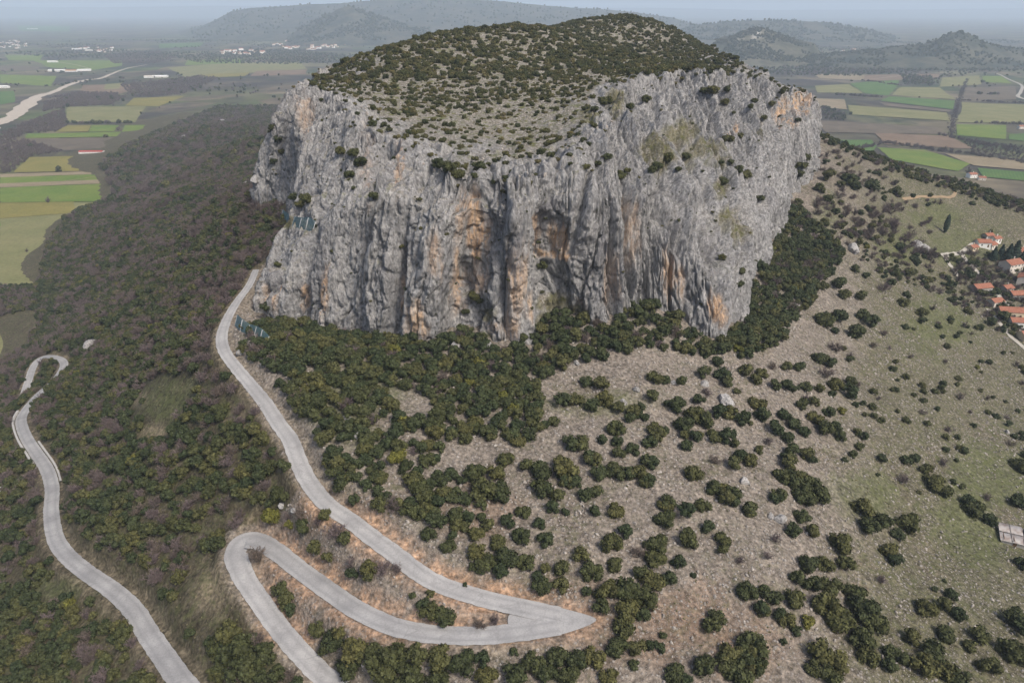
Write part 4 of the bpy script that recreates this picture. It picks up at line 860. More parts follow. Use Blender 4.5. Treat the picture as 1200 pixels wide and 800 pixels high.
FIELDS = [  # kind, origin u, v, enlargement, corners
 ('y',0,0,3,[(105,553),(385,545),(345,600),(45,606)]),('t',0,0,3,[(0,612),(345,602),(335,612),(0,624)]),('g',0,0,3,[(0,624),(335,613),(340,632),(0,645)]),('t',0,0,3,[(0,645),(345,632),(352,645),(0,659)]),
 ('g',0,0,3,[(0,660),(355,646),(450,686),(440,711),(262,708),(0,712)]),('y',0,0,3,[(0,713),(260,709),(266,748),(0,768)]),('o',0,0,3,[(0,769),(266,749),(262,710),(440,712),(370,785),(290,805),(200,835),(0,836)]),
 ('o',-80,0,1,[(0,279),(165,276),(150,330),(80,338),(0,347)]),('o',-80,0,1,[(0,380),(140,366),(140,395),(104,418),(80,432),(0,452)]),('g',-200,0,1,[(0,225),(198,222),(198,272),(0,275)]),
 ('o',0,0,3,[(235,377),(512,374),(475,430),(235,430)]),('y',0,0,3,[(240,440),(320,440),(310,463),(195,464)]),('g',0,0,3,[(322,440),(420,440),(400,462),(312,464)]),('g',0,0,3,[(95,470),(310,466),(425,464),(410,480),(90,486)]),('k',0,0,3,[(85,490),(420,483),(398,518),(230,530),(150,510)]),('g',0,0,3,[(440,440),(550,440),(520,455),(428,464)]),
 ('y',0,0,3,[(470,345),(650,338),(560,374),(440,372)]),('b',0,0,3,[(290,300),(400,296),(520,300),(420,330),(280,330)]),('o',0,0,3,[(370,296),(430,292),(420,312),(365,315)]),('g',0,0,3,[(0,262),(200,268),(180,304),(0,292)]),('d',0,0,3,[(0,322),(48,320),(56,358),(0,368)]),
 ('g',0,0,3,[(120,213),(430,213),(428,232),(330,246),(170,238)]),('k',0,0,3,[(0,232),(140,234),(130,248),(0,250)]),('g',0,0,3,[(20,195),(150,196),(140,214),(30,212)]),('o',0,0,3,[(590,238),(760,225),(1050,215),(1080,243),(650,272)]),('g',0,0,3,[(660,212),(860,205),(850,222),(650,230)]),('b',0,0,3,[(900,250),(1080,245),(1075,262),(880,268)]),('y',0,0,3,[(700,262),(880,255),(860,268),(690,275)]),
 ('d',0,0,3,[(60,90),(250,92),(240,112),(70,110)]),('b',0,0,3,[(280,55),(380,68),(370,78),(290,66)]),('d',0,0,3,[(560,155),(720,150),(700,165),(560,170)]),('o',0,0,3,[(700,110),(980,100),(960,112),(720,122)]),
 ('d',850,0,3.4286,[(660,387),(922,405),(915,440),(622,405)]),('g',850,0,3.4286,[(928,500),(1130,503),(1128,560),(932,543)]),('d',850,0,3.4286,[(1140,540),(1290,530),(1290,575),(1140,560)]),('g',850,0,3.4286,[(612,592),(800,602),(985,658),(935,688),(665,640)]),('d',850,0,3.4286,[(462,562),(588,562),(608,588),(590,613),(482,580)]),('d',850,0,3.4286,[(1015,674),(1300,700),(1300,735),(1035,710)]),
 ('t',850,0,3.4286,[(880,617),(1300,652),(1300,690),(1000,665)]),('o',850,0,3.4286,[(492,422),(890,452),(900,485),(502,460)]),('d',850,0,3.4286,[(500,335),(705,320),(692,345),(655,385),(560,375)]),('o',850,0,3.4286,[(360,345),(495,338),(555,375),(370,372)]),('t',850,0,3.4286,[(350,297),(560,302),(558,323),(382,315)]),
 ('o',850,0,3.4286,[(955,412),(1300,424),(1300,495),(932,492)]),('k',850,0,3.4286,[(352,482),(850,512),(898,540),(402,532)]),('b',850,0,3.4286,[(602,534),(900,546),(1000,598),(642,580)]),('o',850,0,3.4286,[(872,312),(1020,303),(1030,340),(862,350)]),('k',850,0,3.4286,[(965,352),(1170,347),(1170,400),(953,402)]),('g',850,0,3.4286,[(1032,306),(1110,306),(1150,335),(1035,330)]),
 ('o',850,0,3.4286,[(700,350),(860,352),(925,400),(670,382)]),('t',850,0,3.4286,[(360,395),(480,400),(490,440),(380,430)]),('k',850,0,3.4286,[(620,410),(910,443),(900,450),(640,425)]),('d',850,0,3.4286,[(1210,300),(1400,310),(1400,400),(1215,360)]),('b',850,0,3.4286,[(560,302),(860,296),(860,312),(700,322),(560,326)])]
def flat_poly(name, pts, mat, lift, jit=.0):
    P = []
    for k in range(len(pts)):
        a = np.array(pts[k]); b = np.array(pts[(k+1) % len(pts)]); n = 6
        for j in range(n): P.append(a+(b-a)*j/n)
    P = np.array([Pz(x, y, lift) for x, y in P]); c = P.mean(0); L = np.linalg.norm(P[:, :2]-c[:2], axis=1)[:, None]
    P[:, :2] += RNG.normal(0, 1, (len(P), 2))*L*.008
    me = bpy.data.meshes.new(name); bm = bmesh.new(); f = bm.faces.new([bm.verts.new(p) for p in P]); f.normal_update()
    if f.normal.z < 0: f.normal_flip()
    bmesh.ops.triangulate(bm, faces=[f]); bm.to_mesh(me); bm.free(); me.materials.append(mat); return me
for k, (kd, ou, ov, s, pts) in enumerate(FIELDS):
    tag(add('field', flat_poly('field', [(ou+x/s, ov+y/s) for x, y in pts], FM[kd], .9+.012*k)), kind='structure')
M_GRAVEL = flat_mat('pale_gravel', (.40, .35, .29), .3, .15); M_TRACK = flat_mat('pale_track', (.34, .32, .28), .25, .3); M_DIRT = flat_mat('orange_earth_track', (.26, .195, .125), .3, .4)
def flat_strip(name, pts, wpx, mat, lift, wob=0.0):
    P = catmull([Pz(u, v, lift) for u, v in pts], 12*len(pts)); d = project(P)[2]; w = np.interp(np.linspace(0, 1, len(P)), np.linspace(0, 1, len(wpx)), wpx)*d/F/2
    t = np.gradient(P[:, :2], axis=0); t /= np.linalg.norm(t, axis=1)[:, None]; n = np.stack([-t[:, 1], t[:, 0]], 1); V = np.zeros((len(P), 2, 3)); V[:] = P[:, None]
    for k, sg in ((0, 1), (1, -1)): V[:, k, :2] += n*(sg*w*(1+wob*fbm2(np.arange(len(P))/6.+k*50, np.zeros(len(P)), 3)))[:, None]
    return grid_mesh(name, V, mat)
tag(add('riverbed', flat_strip('riverbed', [(-60,175),(-10,148),(12,138),(30,124),(45,113),(62,108),(80,100),(100,94),(118,92),(130,87),(150,80),(172,76)], [24,20,18,13,7,9,5,3,2], M_GRAVEL, 1.9, .9)), kind='structure')
for pts, w, m, z in (([(1079,85),(1140,86),(1166,86),(1182,93),(1197,100),(1196,108),(1193,113),(1204,117),(1240,126)], [2,2,3,4,5], M_TRACK, 1.75), ([(70,73),(88,76),(104,80)], [1.2], M_TRACK, 1.75), ([(115,250),(135,235),(137,207),(118,196),(128,190),(136,172)], [2.5,1.5], M_DIRT, 1.8), ([(850,178),(905,190),(985,205)], [1.2], M_DIRT, 1.75), ([(1040,172),(1120,181),(1230,192)], [1.5], M_DIRT, 1.78), ([(0,218),(60,214),(112,207)], [1.5], M_DIRT, 1.83), ([(905,91),(1000,94),(1079,86)], [1], M_TRACK, 1.77)):
    tag(add('farm_track', flat_strip('farm_track', pts, w, m, z)), kind='structure')
def drape(name, pts, width, mat, lift=.3):
    P = []
    for u, v in pts:
        p, dist, what, n = cast(u, v)
        if p is not None: P.append((p.x, p.y, 0))
    P = catmull(P, 14*len(P)); t = np.gradient(P[:, :2], axis=0); t /= np.linalg.norm(t, axis=1)[:, None]; n = np.stack([-t[:, 1], t[:, 0]], 1); V = np.zeros((len(P), 5, 3))
    for k, o in enumerate((-1, -.5, 0, .5, 1)):
        w = width/2*o*(1+.35*fbm2(np.arange(len(P))/7.+k*9, np.zeros(len(P)), 2)); V[:, k, :2] = P[:, :2]+n*w[:, None]; V[:, k, 2] = hz(V[:, k, 0], V[:, k, 1])+lift
    tag(add(name, grid_mesh(name, V, mat)), kind='structure')
drape('village_lane', [(1104,300),(1114,298),(1127,296),(1138,288),(1148,283)], 3.2, M_TRACK)
drape('village_lane', [(1126,297),(1133,306),(1142,315),(1152,326),(1160,334),(1171,347),(1183,361),(1196,372)], 3.4, M_TRACK)
drape('village_lane', [(1108,302),(1112,309),(1118,317),(1123,325)], 3.4, M_TRACK)
drape('village_lane', [(1157,362),(1166,372),(1175,384),(1186,396),(1204,412)], 3.2, M_TRACK)
drape('hillside_path', [(1058,234),(1075,231),(1100,231),(1115,231),(1119,224),(1110,216),(1100,213)], 2.6, M_DIRT)
drape('hillside_path', [(188,181),(198,187),(208,190)], 6.0, M_DIRT, .6)
drape('hillside_path', [(62,382),(57,400),(53,414)], 3.5, M_DIRT, .4)

# ---- distant hills: silhouettes (pixels) at a distance, with their own depth
def hill_mat(name, a, b, scar=None):
    m = MAT(name, .95, .1); f = m.noise(.006, 7, rough=.65); g = m.noise(.03, 5); c = m.mix(m.ramp(f, [(.38, 0), (.6, 1)]), a, b); c = m.mix(.7, c, m.ramp(g, [(.3, .5), (.7, 1.4)]), 'MULTIPLY')
    if scar: c = m.mix(m.attr('Mask', 'Fac'), c, scar)
    m.color(c); return m.m
HM1 = hill_mat('wooded_hill', (.028, .036, .024), (.085, .08, .055)); HM2 = hill_mat('quarried_hill', (.045, .05, .03), (.12, .11, .075), (.34, .32, .29))
def hill(sil, D, W, mat, seed, rough=.16, scars=()):
    us = np.linspace(sil[0][0], sil[-1][0], 170); vs_ = np.interp(us, [p[0] for p in sil], [p[1] for p in sil]); kn = np.hanning(9); kn /= kn.sum(); vs_ = np.convolve(np.pad(vs_, 4, 'edge'), kn, 'valid')
    top = np.array([PY(u, v, D) for u, v in zip(us, vs_)]); t = np.linspace(-1, 1, 70); V = np.zeros((70, 170, 3)); endf = np.minimum(1, np.minimum(np.arange(170), np.arange(170)[::-1])/18.)
    for j, a in enumerate(t):
        V[j, :, 0] = top[:, 0]*(1+a*W/D); V[j, :, 1] = D+a*W
        prof = max(0, 1-abs(a))**1.15; n = fbm2(V[j, :, 0]/(W*.35)+seed, V[j, :, 1]/(W*.35), 5)
        V[j, :, 2] = np.maximum(-3, (top[:, 2]+6)*endf*prof*(1+rough*2.2*n*(1-prof*.8))+n*rough*40*prof*(1-prof)-6+min(9, D*.0016)*fbm2(V[j, :, 0]/55+seed, V[j, :, 1]/55, 4)*min(1, prof*4))
    me = grid_mesh('hill', V, mat); u, v, d = project(V); mk = np.zeros(u.shape)
    for cu, cv, ru, rv in scars: mk = np.maximum(mk, .85*(1-sstep(.3, 1.0, np.hypot((u-cu)/ru, (v-cv)/rv)+1.1*fbm2(V[..., 0]/60, V[..., 2]/40, 4))))
    set_col(me, 'Mask', np.stack([mk]*3, -1).reshape(-1, 3).astype(np.float32)); o = add('hill', me); tag(o, kind='structure')
    x_ = V[8:62, 6:-6].reshape(-1, 3); k_ = RNG.choice(len(x_), min(len(x_), 2600), replace=False); x_ = x_[k_]; x_ = x_[(x_[:, 2] > 2) & (fbm2(x_[:, 0]/260, x_[:, 1]/260, 3) > -.08)]
    if D < 10000: HILLT.append(x_+RNG.normal(0, 6, x_.shape)*np.array([1, 1, 0]))
    return V
HILLT = []
hill([(200,34),(230,24),(262,15),(290,10),(350,6),(400,4),(440,-1),(500,-4),(560,0),(620,4),(680,9),(740,14),(800,22),(860,30)], 9000, 2600, HM1, 1)
hill([(330,40),(355,30),(380,18),(400,9),(412,7),(425,12),(445,20),(480,30),(520,38)], 6600, 900, HM1, 4, .22)
hill([(825,52),(850,42),(870,35),(885,31),(900,35),(915,40),(935,47),(970,56)], 4200, 620, HM2, 8, .3, [(888,42,9,6),(913,37,5,5),(868,46,6,3)])
hill([(780,30),(830,28),(880,24),(930,24),(970,27),(1010,33),(1040,42),(1070,50)], 7000, 1200, HM1, 12)
hill([(900,72),(960,64),(1010,60),(1050,55),(1085,50),(1099,46),(1110,40),(1119,36.5),(1128,36.5),(1139,41),(1150,48),(1170,54),(1210,60),(1280,68)], 4000, 600, HM1, 17, .25)
hill([(-400,10),(-100,7),(100,9),(240,7),(560,8),(800,10),(900,12),(1100,11),(1300,8),(1600,10)], 30000, 6000, HM1, 31)

HT_ = np.concatenate(HILLT); dd_ = HT_[:, 1]; scatter('hill_woods', HT_-np.array([0, 0, 1.5]), RNG.uniform(5, 10, len(HT_))*np.clip(dd_/4500, 1, 1.6), WOOD[:4], label='dark woods dotted over the distant hills', cat='woods')
# ---- trees and hedges of the valley (uncountable at this distance)
def px_zone(poly, spm, z=0.0):
    P = np.array([Pz(u, v, z) for u, v in poly]); x, y = jgrid(P[:, 0].min(), P[:, 0].max(), P[:, 1].min(), P[:, 1].max(), spm); m = in_poly(x, y, [tuple(p[:2]) for p in P]); return np.stack([x[m], y[m], hz(x[m], y[m])], 1)
def px_line(pts, spm, wid):
    P = np.array([Pz(u, v, 0) for u, v in pts]); out = []
    for a, b in zip(P[:-1], P[1:]):
        n = max(1, int(np.linalg.norm(b-a)/spm)); t = RNG.random(n)[:, None]; q_ = a+(b-a)*t; q_[:, :2] += RNG.normal(0, wid, (n, 2)); out.append(q_)
    return np.concatenate(out)
z1 = lambda L, s=3.0, o=(0, 0): [(o[0]+x/s, o[1]+y/s) for x, y in L]
bare = [px_zone(z1([(60,445),(225,382),(240,440),(195,465),(90,470),(60,490),(0,520),(0,470)]), 9), px_zone(z1([(0,520),(85,492),(150,512),(230,532),(105,552),(45,606),(0,612)]), 8), px_zone(z1([(160,360),(290,335),(450,340),(380,372),(235,377),(150,395)]), 9),
        px_zone(z1([(420,300),(560,285),(700,268),(770,275),(640,335),(470,342)]), 12), px_zone(z1([(360,195),(560,180),(620,205),(540,225),(400,225)]), 16), px_zone(z1([(150,350),(280,325),(420,330),(420,338),(290,335)]), 10)]
s4 = 3.4286; o4 = (850, 0)
bare += [px_line(z1([(540,598),(650,576),(850,604),(1000,622),(1260,665)], s4, o4), 2.4, 5), px_line(z1([(860,545),(960,562),(1050,585),(1200,600)], s4, o4), 2.5, 8), px_line(z1([(440,380),(540,388),(640,392)], s4, o4), 3, 6), px_line(z1([(560,325),(700,345)], s4, o4), 4, 8),
         px_zone(z1([(930,560),(1050,575),(1250,600),(1250,650),(1000,615)], s4, o4), 13), px_zone(z1([(350,260),(560,250),(820,285),(560,300),(350,295)], s4, o4), 22), px_line(z1([(955,405),(1200,416)], s4, o4), 4, 3), px_line(z1([(990,495),(1200,500)], s4, o4), 4, 3)]
B = px_line(z1([(972,318),(955,360),(940,400),(915,480),(905,545)], s4, o4), 2.6, 3.5); scatter('field_hedgerow', B, RNG.uniform(1.6, 3.4, len(B)), BARE, label='thin leafless hedgerow running straight between fields', cat='hedgerow')
B = np.concatenate(bare); scatter('valley_woodland', B, RNG.uniform(3.0, 6.0, len(B)), BARE, label='purplish leafless trees and hedgerows along the fields and riverbed', cat='woodland')
grn_ = [px_zone([(850,72),(900,80),(1000,72),(1090,78),(1200,72),(1300,80),(1200,84),(1090,83),(1000,90),(900,88),(850,84)], 24), px_zone([(200,66),(330,58),(420,66),(440,72),(330,76),(230,74)], 26), px_zone([(0,62),(120,58),(230,62),(180,70),(60,68)], 40), px_zone(z1([(380,430),(480,455),(480,485),(400,480)], s4, o4), 13), px_line(z1([(240,434),(340,435),(470,434)]), 5, 3), px_line(z1([(600,190),(760,185),(940,175)]), 12, 20), px_line(z1([(440,382),(600,392)], s4, o4), 5, 5), px_zone(z1([(700,300),(830,310),(840,340),(720,340)], s4, o4), 16), px_line(z1([(1000,380),(1100,382)], s4, o4), 4, 6)]
x, y = jgrid(-5200, 5200, 1150, 6800, 30); zz = hz(x, y); cl = fbm2(x/500+3, y/700, 4)+.35*fbm2(x/120, y/120, 2); m = (zz < 1) & (RNG.random(len(x)) < np.clip(cl*2.2-.1, .015, .9)); u, v, d = project(np.stack([x, y, zz], 1)); m &= (u > -150) & (u < 1350) & (d > 1200)
fm = np.zeros(len(x), bool)
for kd, ou, ov, s, pts in FIELDS: fm |= in_poly(u, v, [(ou+a/s, ov+b/s) for a, b in pts])
m &= ~fm; n = m.sum(); grn_.append(np.stack([x[m], y[m], zz[m]], 1)); B = np.concatenate(grn_)
scatter('valley_tree_cover', B, RNG.uniform(3.5, 7.5, len(B)), WOOD[:3]+[BARE[0], BARE[1]], label='scattered trees and copses dotted over the valley floor', cat='trees')

# ================================================================== BUILDINGS
M_WALLS = [flat_mat('pale_render', (.62, .57, .50), .12, .8), flat_mat('cream_render', (.60, .50, .36), .12, .8), flat_mat('grey_stone_wall', (.36, .34, .31), .3, 1.5), flat_mat('white_render', (.74, .73, .70), .1, .8)]
def tile_mat():
    m = MAT('red_clay_tiles', .85); f = m.noise(1.2, 5); c = m.ramp(f, [(.3, (.21, .085, .055)), (.55, (.30, .13, .085)), (.75, (.36, .19, .13))]); w = m.n('TexWave'); w.inputs['Scale'].default_value = 1.6; m.l(m.coords(), w.inputs['Vector'])
    c = m.mix(.35, c, m.ramp(w.outputs['Fac'], [(.2, .6), (.8, 1.15)]), 'MULTIPLY'); m.color(c); return m.m
M_TILE = tile_mat(); M_PANE = MAT('window_glass', .15, .5).color((.03, .035, .04)).m; M_WOODD = flat_mat('brown_door_wood', (.12, .07, .04), .3, 3); M_FRAME = flat_mat('white_frame', (.7, .69, .66), .1, 2)
def box(name, c, s, mat, parent=None, rot=0):
    me = bpy.data.meshes.new(name); bm = bmesh.new(); bmesh.ops.create_cube(bm, size=1)
    for v in bm.verts: v.co = Vector((v.co.x*s[0]+c[0], v.co.y*s[1]+c[1], v.co.z*s[2]+c[2]))
    bm.to_mesh(me); bm.free(); me.materials.append(mat); return add(name, me, parent)
def poly_mesh(name, V, Fc, mat):
    me = bpy.data.meshes.new(name); me.from_pydata([tuple(v) for v in V], [], Fc); me.update(); me.materials.append(mat); return me
def gable(name, L, W, h0, rise, over, th, mat):
    V = []; a, b = L/2+over, W/2+over; sl = rise/(W/2); e = h0-over*sl; r = h0+rise
    for z in (0, th): V += [(-a, -b, e+z), (a, -b, e+z), (a, 0, r+z), (-a, 0, r+z), (-a, b, e+z), (a, b, e+z)]
    Fc = [[6, 7, 8, 9], [9, 8, 11, 10], [3, 2, 1, 0], [4, 5, 2, 3], [0, 1, 7, 6], [5, 4, 10, 11], [0, 6, 9, 3], [3, 9, 10, 4], [1, 2, 8, 7], [2, 5, 11, 8]]
    return poly_mesh(name, V, Fc, mat)
def house(name, loc, rz, L, W, H, wm, label, cat='house', roofm=None, rise=None, chim=True):
    e = add(name, None, None, loc); e.rotation_euler = (0, 0, rz); rise = rise or W*.24
    V = [(-L/2, -W/2, -2.5), (L/2, -W/2, -2.5), (L/2, W/2, -2.5), (-L/2, W/2, -2.5), (-L/2, -W/2, H), (L/2, -W/2, H), (L/2, W/2, H), (-L/2, W/2, H), (-L/2, 0, H+rise-.02), (L/2, 0, H+rise-.02)]
    add('wall', poly_mesh('wall', V, [[0, 1, 5, 4], [2, 3, 7, 6], [1, 2, 6, 9, 5], [3, 0, 4, 8, 7]], wm), e)
    rf = add('roof', gable('roof', L, W, H, rise, .45, .16, roofm or M_TILE), e)
    if chim: box('chimney', (L*.25, W*.16, H+rise+.35), (.6, .6, 1.6), wm, rf)
    n = max(2, int(L/3.2)); fl = 1 if H < 4.4 else 2
    for sd in (-1, 1):
        for k in range(n):
            for f in range(fl):
                x = -L/2+(k+.5)*L/n; z = 1.6+f*2.8
                if sd == -1 and f == 0 and k == n//2:
                    d = box('door', (x, sd*(W/2+.03), 1.05), (1.1, .1, 2.1), M_WOODD, e); box('handle', (x+.4, sd*(W/2+.1), 1.05), (.06, .06, .2), M_FRAME, d); continue
                w = box('window', (x, sd*(W/2+.02), z), (1.25, .1, 1.35), M_FRAME, e); box('pane', (x, sd*(W/2+.05), z), (1.0, .1, 1.1), M_PANE, w)
    tag(e, label, cat, 'houses of the village below the hill' if cat == 'house' else None); return e
VILL = [((1183,316),.35,13,9,5.6,0,'house with a broad bright red roof beside the dark conifers'), ((1148,341),.2,12,7,3.6,2,'low house with a worn orange red roof beside the sloping village lane'),
        ((1151,288),-.1,9,7,3.4,3,'small house with a pinkish red roof at the upper end of the lane'), ((1160,290),.5,7,6,3.0,0,'little pink roofed outbuilding with pale walls near the conifers'), ((1157,279),.2,6,5,2.8,2,'tiny stone ruin above the pink roofed houses'),
        ((1199,333),.9,11,8,5.4,0,'house with an orange roof and grey walls behind leafless trees'), ((1193,349),.1,14,7,3.6,2,'long low house with a dull red roof and stone walls'), ((1188,370),-.15,20,8,4.0,1,'long cream walled building with a bright red roof'),
        ((1199,382),-.15,17,7,3.8,3,'red roofed house with white walls just below the long cream building'), ((1212,320),.5,12,8,5.5,0,'red roofed house with pale walls near the village edge'), ((1215,356),.2,12,8,5.5,3,'white house with red roof near the village edge'), ((1195,300),.3,9,7,4.8,0,'house with a rusty roof half hidden behind the dark conifers'), ((1178,341),.4,7,6,3.0,2,'little stone outbuilding between the lane and the orange roofed house'), ((1165,357),.3,8,6,3.2,0,'small pale house with dull roof below the sloping lane'), ((1206,398),.0,12,8,4.5,1,'cream house with red roof at the lower edge of the village'), ((1166,283),.3,6,5,3.0,3,'white walled cottage above the pink roofed outbuilding'), ((1139,293),.4,6,5,2.8,1,'small shed with a dusty orange roof beside the lane end')]
for (u, v), rz, L, W, H, wm, lab in VILL:
    p, dist, what, n = cast(min(u, 1199), v)
    if u > 1199: p = Vector(Pz(u, v, p.z)); p.z = float(hz(p.x, p.y))
    house('village_house', p, rz, L, W, H, M_WALLS[wm], lab)
def at0(u, v): p = Pz(u, v, 0); return Vector((p[0], p[1], .6))
M_RED = flat_mat('red_sheet_roof', (.36, .075, .065), .15, .5); M_WHT = flat_mat('white_sheet_roof', (.72, .72, .70), .1, .4); M_ORG = flat_mat('orange_sheet', (.50, .28, .14), .15, .4)
house('farm_barn', at0(108,180.5), .02, 46, 11, 4.5, M_WALLS[3], 'long low barn with a bright red roof at the edge of green fields', 'barn', M_RED, 1.6, False)
house('farmhouse', at0(1138,208), .2, 14, 10, 5.5, M_WALLS[3], 'white farmhouse with red roof beyond the wooded crest by green fields', 'house')
house('farmhouse', at0(1150,211), -.3, 11, 8, 4, M_WALLS[0], 'smaller pale farmhouse beside the white farmhouse beyond the crest', 'house')
house('farmhouse', at0(1196,151), .1, 14, 9, 5.5, M_WALLS[0], 'pink roofed farmhouse beside the bright green field and hedgerow', 'house')
for (u, v), rz, L, W, m, lab in (((67,84),.1,70,22,M_WHT,'long white farm shed on the river plain beside the orange shed'),((84,84.5),.1,46,20,M_ORG,'orange roofed farm shed between two white sheds'),((99,83.5),.5,56,24,M_WHT,'white farm shed with a dark gable beside the orange shed'),((62,73.5),.0,50,18,M_WHT,'small white greenhouse above the row of farm sheds'),((3,103.5),.05,46,16,M_WHT,'white greenhouse on the dark green field near the riverbed'),((188,91),.15,60,22,M_WHT,'bright white shed at the foot of the dark wooded spur'),((175,91.5),.1,36,18,M_WALLS[0],'greyish white shed beside the bright white shed under the spur'),((38,34.5),.0,130,40,M_WHT,'far white hall standing on a hazy green field'),((90,58.5),.0,60,20,M_WHT,'lone white shed on the far plain'),((105,60),.0,50,20,M_WALLS[0],'pale shed on the far plain beside another shed'),((480,64),.0,50,20,M_WHT,'white sheds')):
    if u == 480: continue
    house('farm_shed', at0(u, v), rz, L, W, 6, M_WALLS[3], lab, 'shed', m, 2.5, False)
# far settlements: plain little houses, a few pixels each
def far_house(k):
    L, W, H = [(14, 10, 6), (11, 9, 5), (18, 11, 7)][k % 3]; me = bpy.data.meshes.new('far_house'); V = [(-L/2, -W/2, -3), (L/2, -W/2, -3), (L/2, W/2, -3), (-L/2, W/2, -3), (-L/2, -W/2, H), (L/2, -W/2, H), (L/2, W/2, H), (-L/2, W/2, H), (-L/2, 0, H+2.4), (L/2, 0, H+2.4)]
    me.from_pydata(V, [], [[0, 1, 5, 4], [2, 3, 7, 6], [1, 2, 6, 9, 5], [3, 0, 4, 8, 7], [4, 5, 9, 8], [6, 7, 8, 9]]); me.update(); me.materials.append(M_WALLS[3 if k % 2 else 0]); me.materials.append(M_TILE)
    for f in (4, 5): me.polygons[f].material_index = 1
    return me
FH = [far_house(k) for k in range(6)]
def town(cu, cv, ru, rv, n, lab, grp, sc=1.3):
    for k in range(n):
        a = random.uniform(0, 6.28); r = math.sqrt(random.random()); p = Pz(cu+ru*r*math.cos(a), cv+rv*r*math.sin(a), 0)
        o = add('town_house', FH[random.randrange(6)], None, (p[0], p[1], .3)); o.rotation_euler = (0, 0, random.uniform(-.5, .5)); s = sc*random.uniform(.8, 1.3); o.scale = (s, s, s); tag(o, lab, 'house', grp)
town(360,53,45,6,80,'tiny pale house in the large far village at the foot of the hills','houses of the large far village'); town(285,62,30,3,24,'tiny white house in the strip of houses leading to the large far village','houses strung along the far road',1.4)
town(12,53,20,5,40,'tiny pale house in the small village on the hazy plain','houses of the small plain village', .9); town(495,21,28,2,18,'tiny white house high on the hazy mountain foot','houses under the hazy mountain',2.2); town(115,59,25,3,12,'tiny pale house strewn over the plain beyond the riverbed','strewn houses beyond the riverbed',1.2)
town(950,62,70,5,26,'tiny pale house scattered on the plain before the quarried hill','houses before the quarried hill',1.1); town(1130,62,60,8,14,'tiny pale house under the conical wooded hill','houses under the conical hill',1.0)
# ================================================================== CONIFERS OF THE VILLAGE
CYP = conifer(301, M_CONIF, True); CON = [conifer(310+k, M_CONIF) for k in range(3)]
def trunk_pole():
    V, Q = [], []
    for z, w in ((-.05, .02), (.5, .012), (.9, .004)): V += [(w*math.cos(t), w*math.sin(t), z) for t in np.linspace(0, 6.283, 7)[:-1]]
    Q = [[i*6+j, i*6+(j+1) % 6, (i+1)*6+(j+1) % 6, (i+1)*6+j] for i in range(2) for j in range(6)]; return np_mesh('trunk', np.array(V), np.array(Q), M_BARK)
TRK = trunk_pole()
for nm, u, v, h, me_, lab, grp in (('cypress_tree',1107,273,14,CYP,'slender dark cypress standing alone on the green slope above the village',None),
        ('conifer_tree',1186,309,17,CON[0],'dark broad conifer in the clump beside the broad red roof','conifers beside the red roof'),('conifer_tree',1179,308,14,CON[1],'dark broad conifer in the clump beside the broad red roof','conifers beside the red roof'),('conifer_tree',1171,304,11,CON[2],'dark broad conifer in the clump beside the broad red roof','conifers beside the red roof'),('conifer_tree',1163,305,10,CON[1],'dark broad conifer in the clump beside the broad red roof','conifers beside the red roof'),('conifer_tree',1195,312,12,CON[2],'dark broad conifer in the clump beside the broad red roof','conifers beside the red roof')):
    p, d_, w_, n_2 = cast(u, v); e = add(nm, None, None, p); e.scale = (h*1.25 if nm != 'cypress_tree' else h*1.3, h*1.25 if nm != 'cypress_tree' else h*1.3, h); e.rotation_euler = (0, 0, random.random()*6); add('crown', me_, e); add('trunk', TRK, e); tag(e, lab, 'tree', grp)
# lone leafless trees of the plain
for u, v, s, lab in ((57,238,6,'lone leafless tree standing in the middle of the green field'), (1134,205,9,'tall leafless tree beside the white farmhouse beyond the crest'), (1192,181,8,'leafless tree rising above the hedgerow by the green field'), (32,296,3,'small dark tree alone in the dry striped field')):
    e = add('leafless_tree', None, None, at0(u, v)); e.scale = (s, s, s); add('crown', BARE[1], e); add('trunk', STEM[0], e); tag(e, lab, 'tree')

# ================================================================== BOULDERS AND STONES
def boulder_mesh(seed, sub=3, rough=.35):
    bm = bmesh.new(); bmesh.ops.create_icosphere(bm, subdivisions=sub, radius=1); V = np.array([v.co for v in bm.verts]); r = np.random.default_rng(seed); o = r.uniform(0, 50, 3)
    n = fbm3(V[:, 0]*1.1+o[0], V[:, 1]*1.1+o[1], V[:, 2]*1.1+o[2], 4); V = V*(1+rough*n[:, None]*1.6); 
    for k in range(9):                                                # broken faces
        d = r.normal(size=3); d /= np.linalg.norm(d); h = r.uniform(.55, .85); t = V@d; V = np.where((t > h)[:, None], V-(t-h)[:, None]*d*.9, V)
    for v, c in zip(bm.verts, V): v.co = c
    me = bpy.data.meshes.new('boulder'); bm.to_mesh(me); bm.free(); return me
def stone_mat(name, c0, c1, c2):
    m = MAT(name, .93, .1); f = m.noise(1.6, 6); oi = m.n('ObjectInfo'); c = m.ramp(f, [(.3, c0), (.5, c1), (.7, c2)]); c = m.mix(.6, c, m.ramp(oi.outputs['Random'], [(0, .7), (1, 1.25)]), 'MULTIPLY'); m.color(c); m.bump(f, .6, .2); return m.m
M_BOULDER = stone_mat('pale_boulder', (.15, .148, .145), (.28, .272, .265), (.42, .41, .395)); M_STONE = stone_mat('hillside_stone', (.20, .18, .16), (.29, .265, .24), (.41, .385, .355))
BO = [boulder_mesh(400+k, 3, .42) for k in range(5)]; ST = [boulder_mesh(420+k, 1, .3) for k in range(4)]
for m_ in BO: m_.materials.append(M_BOULDER)
for m_ in ST: m_.materials.append(M_STONE)
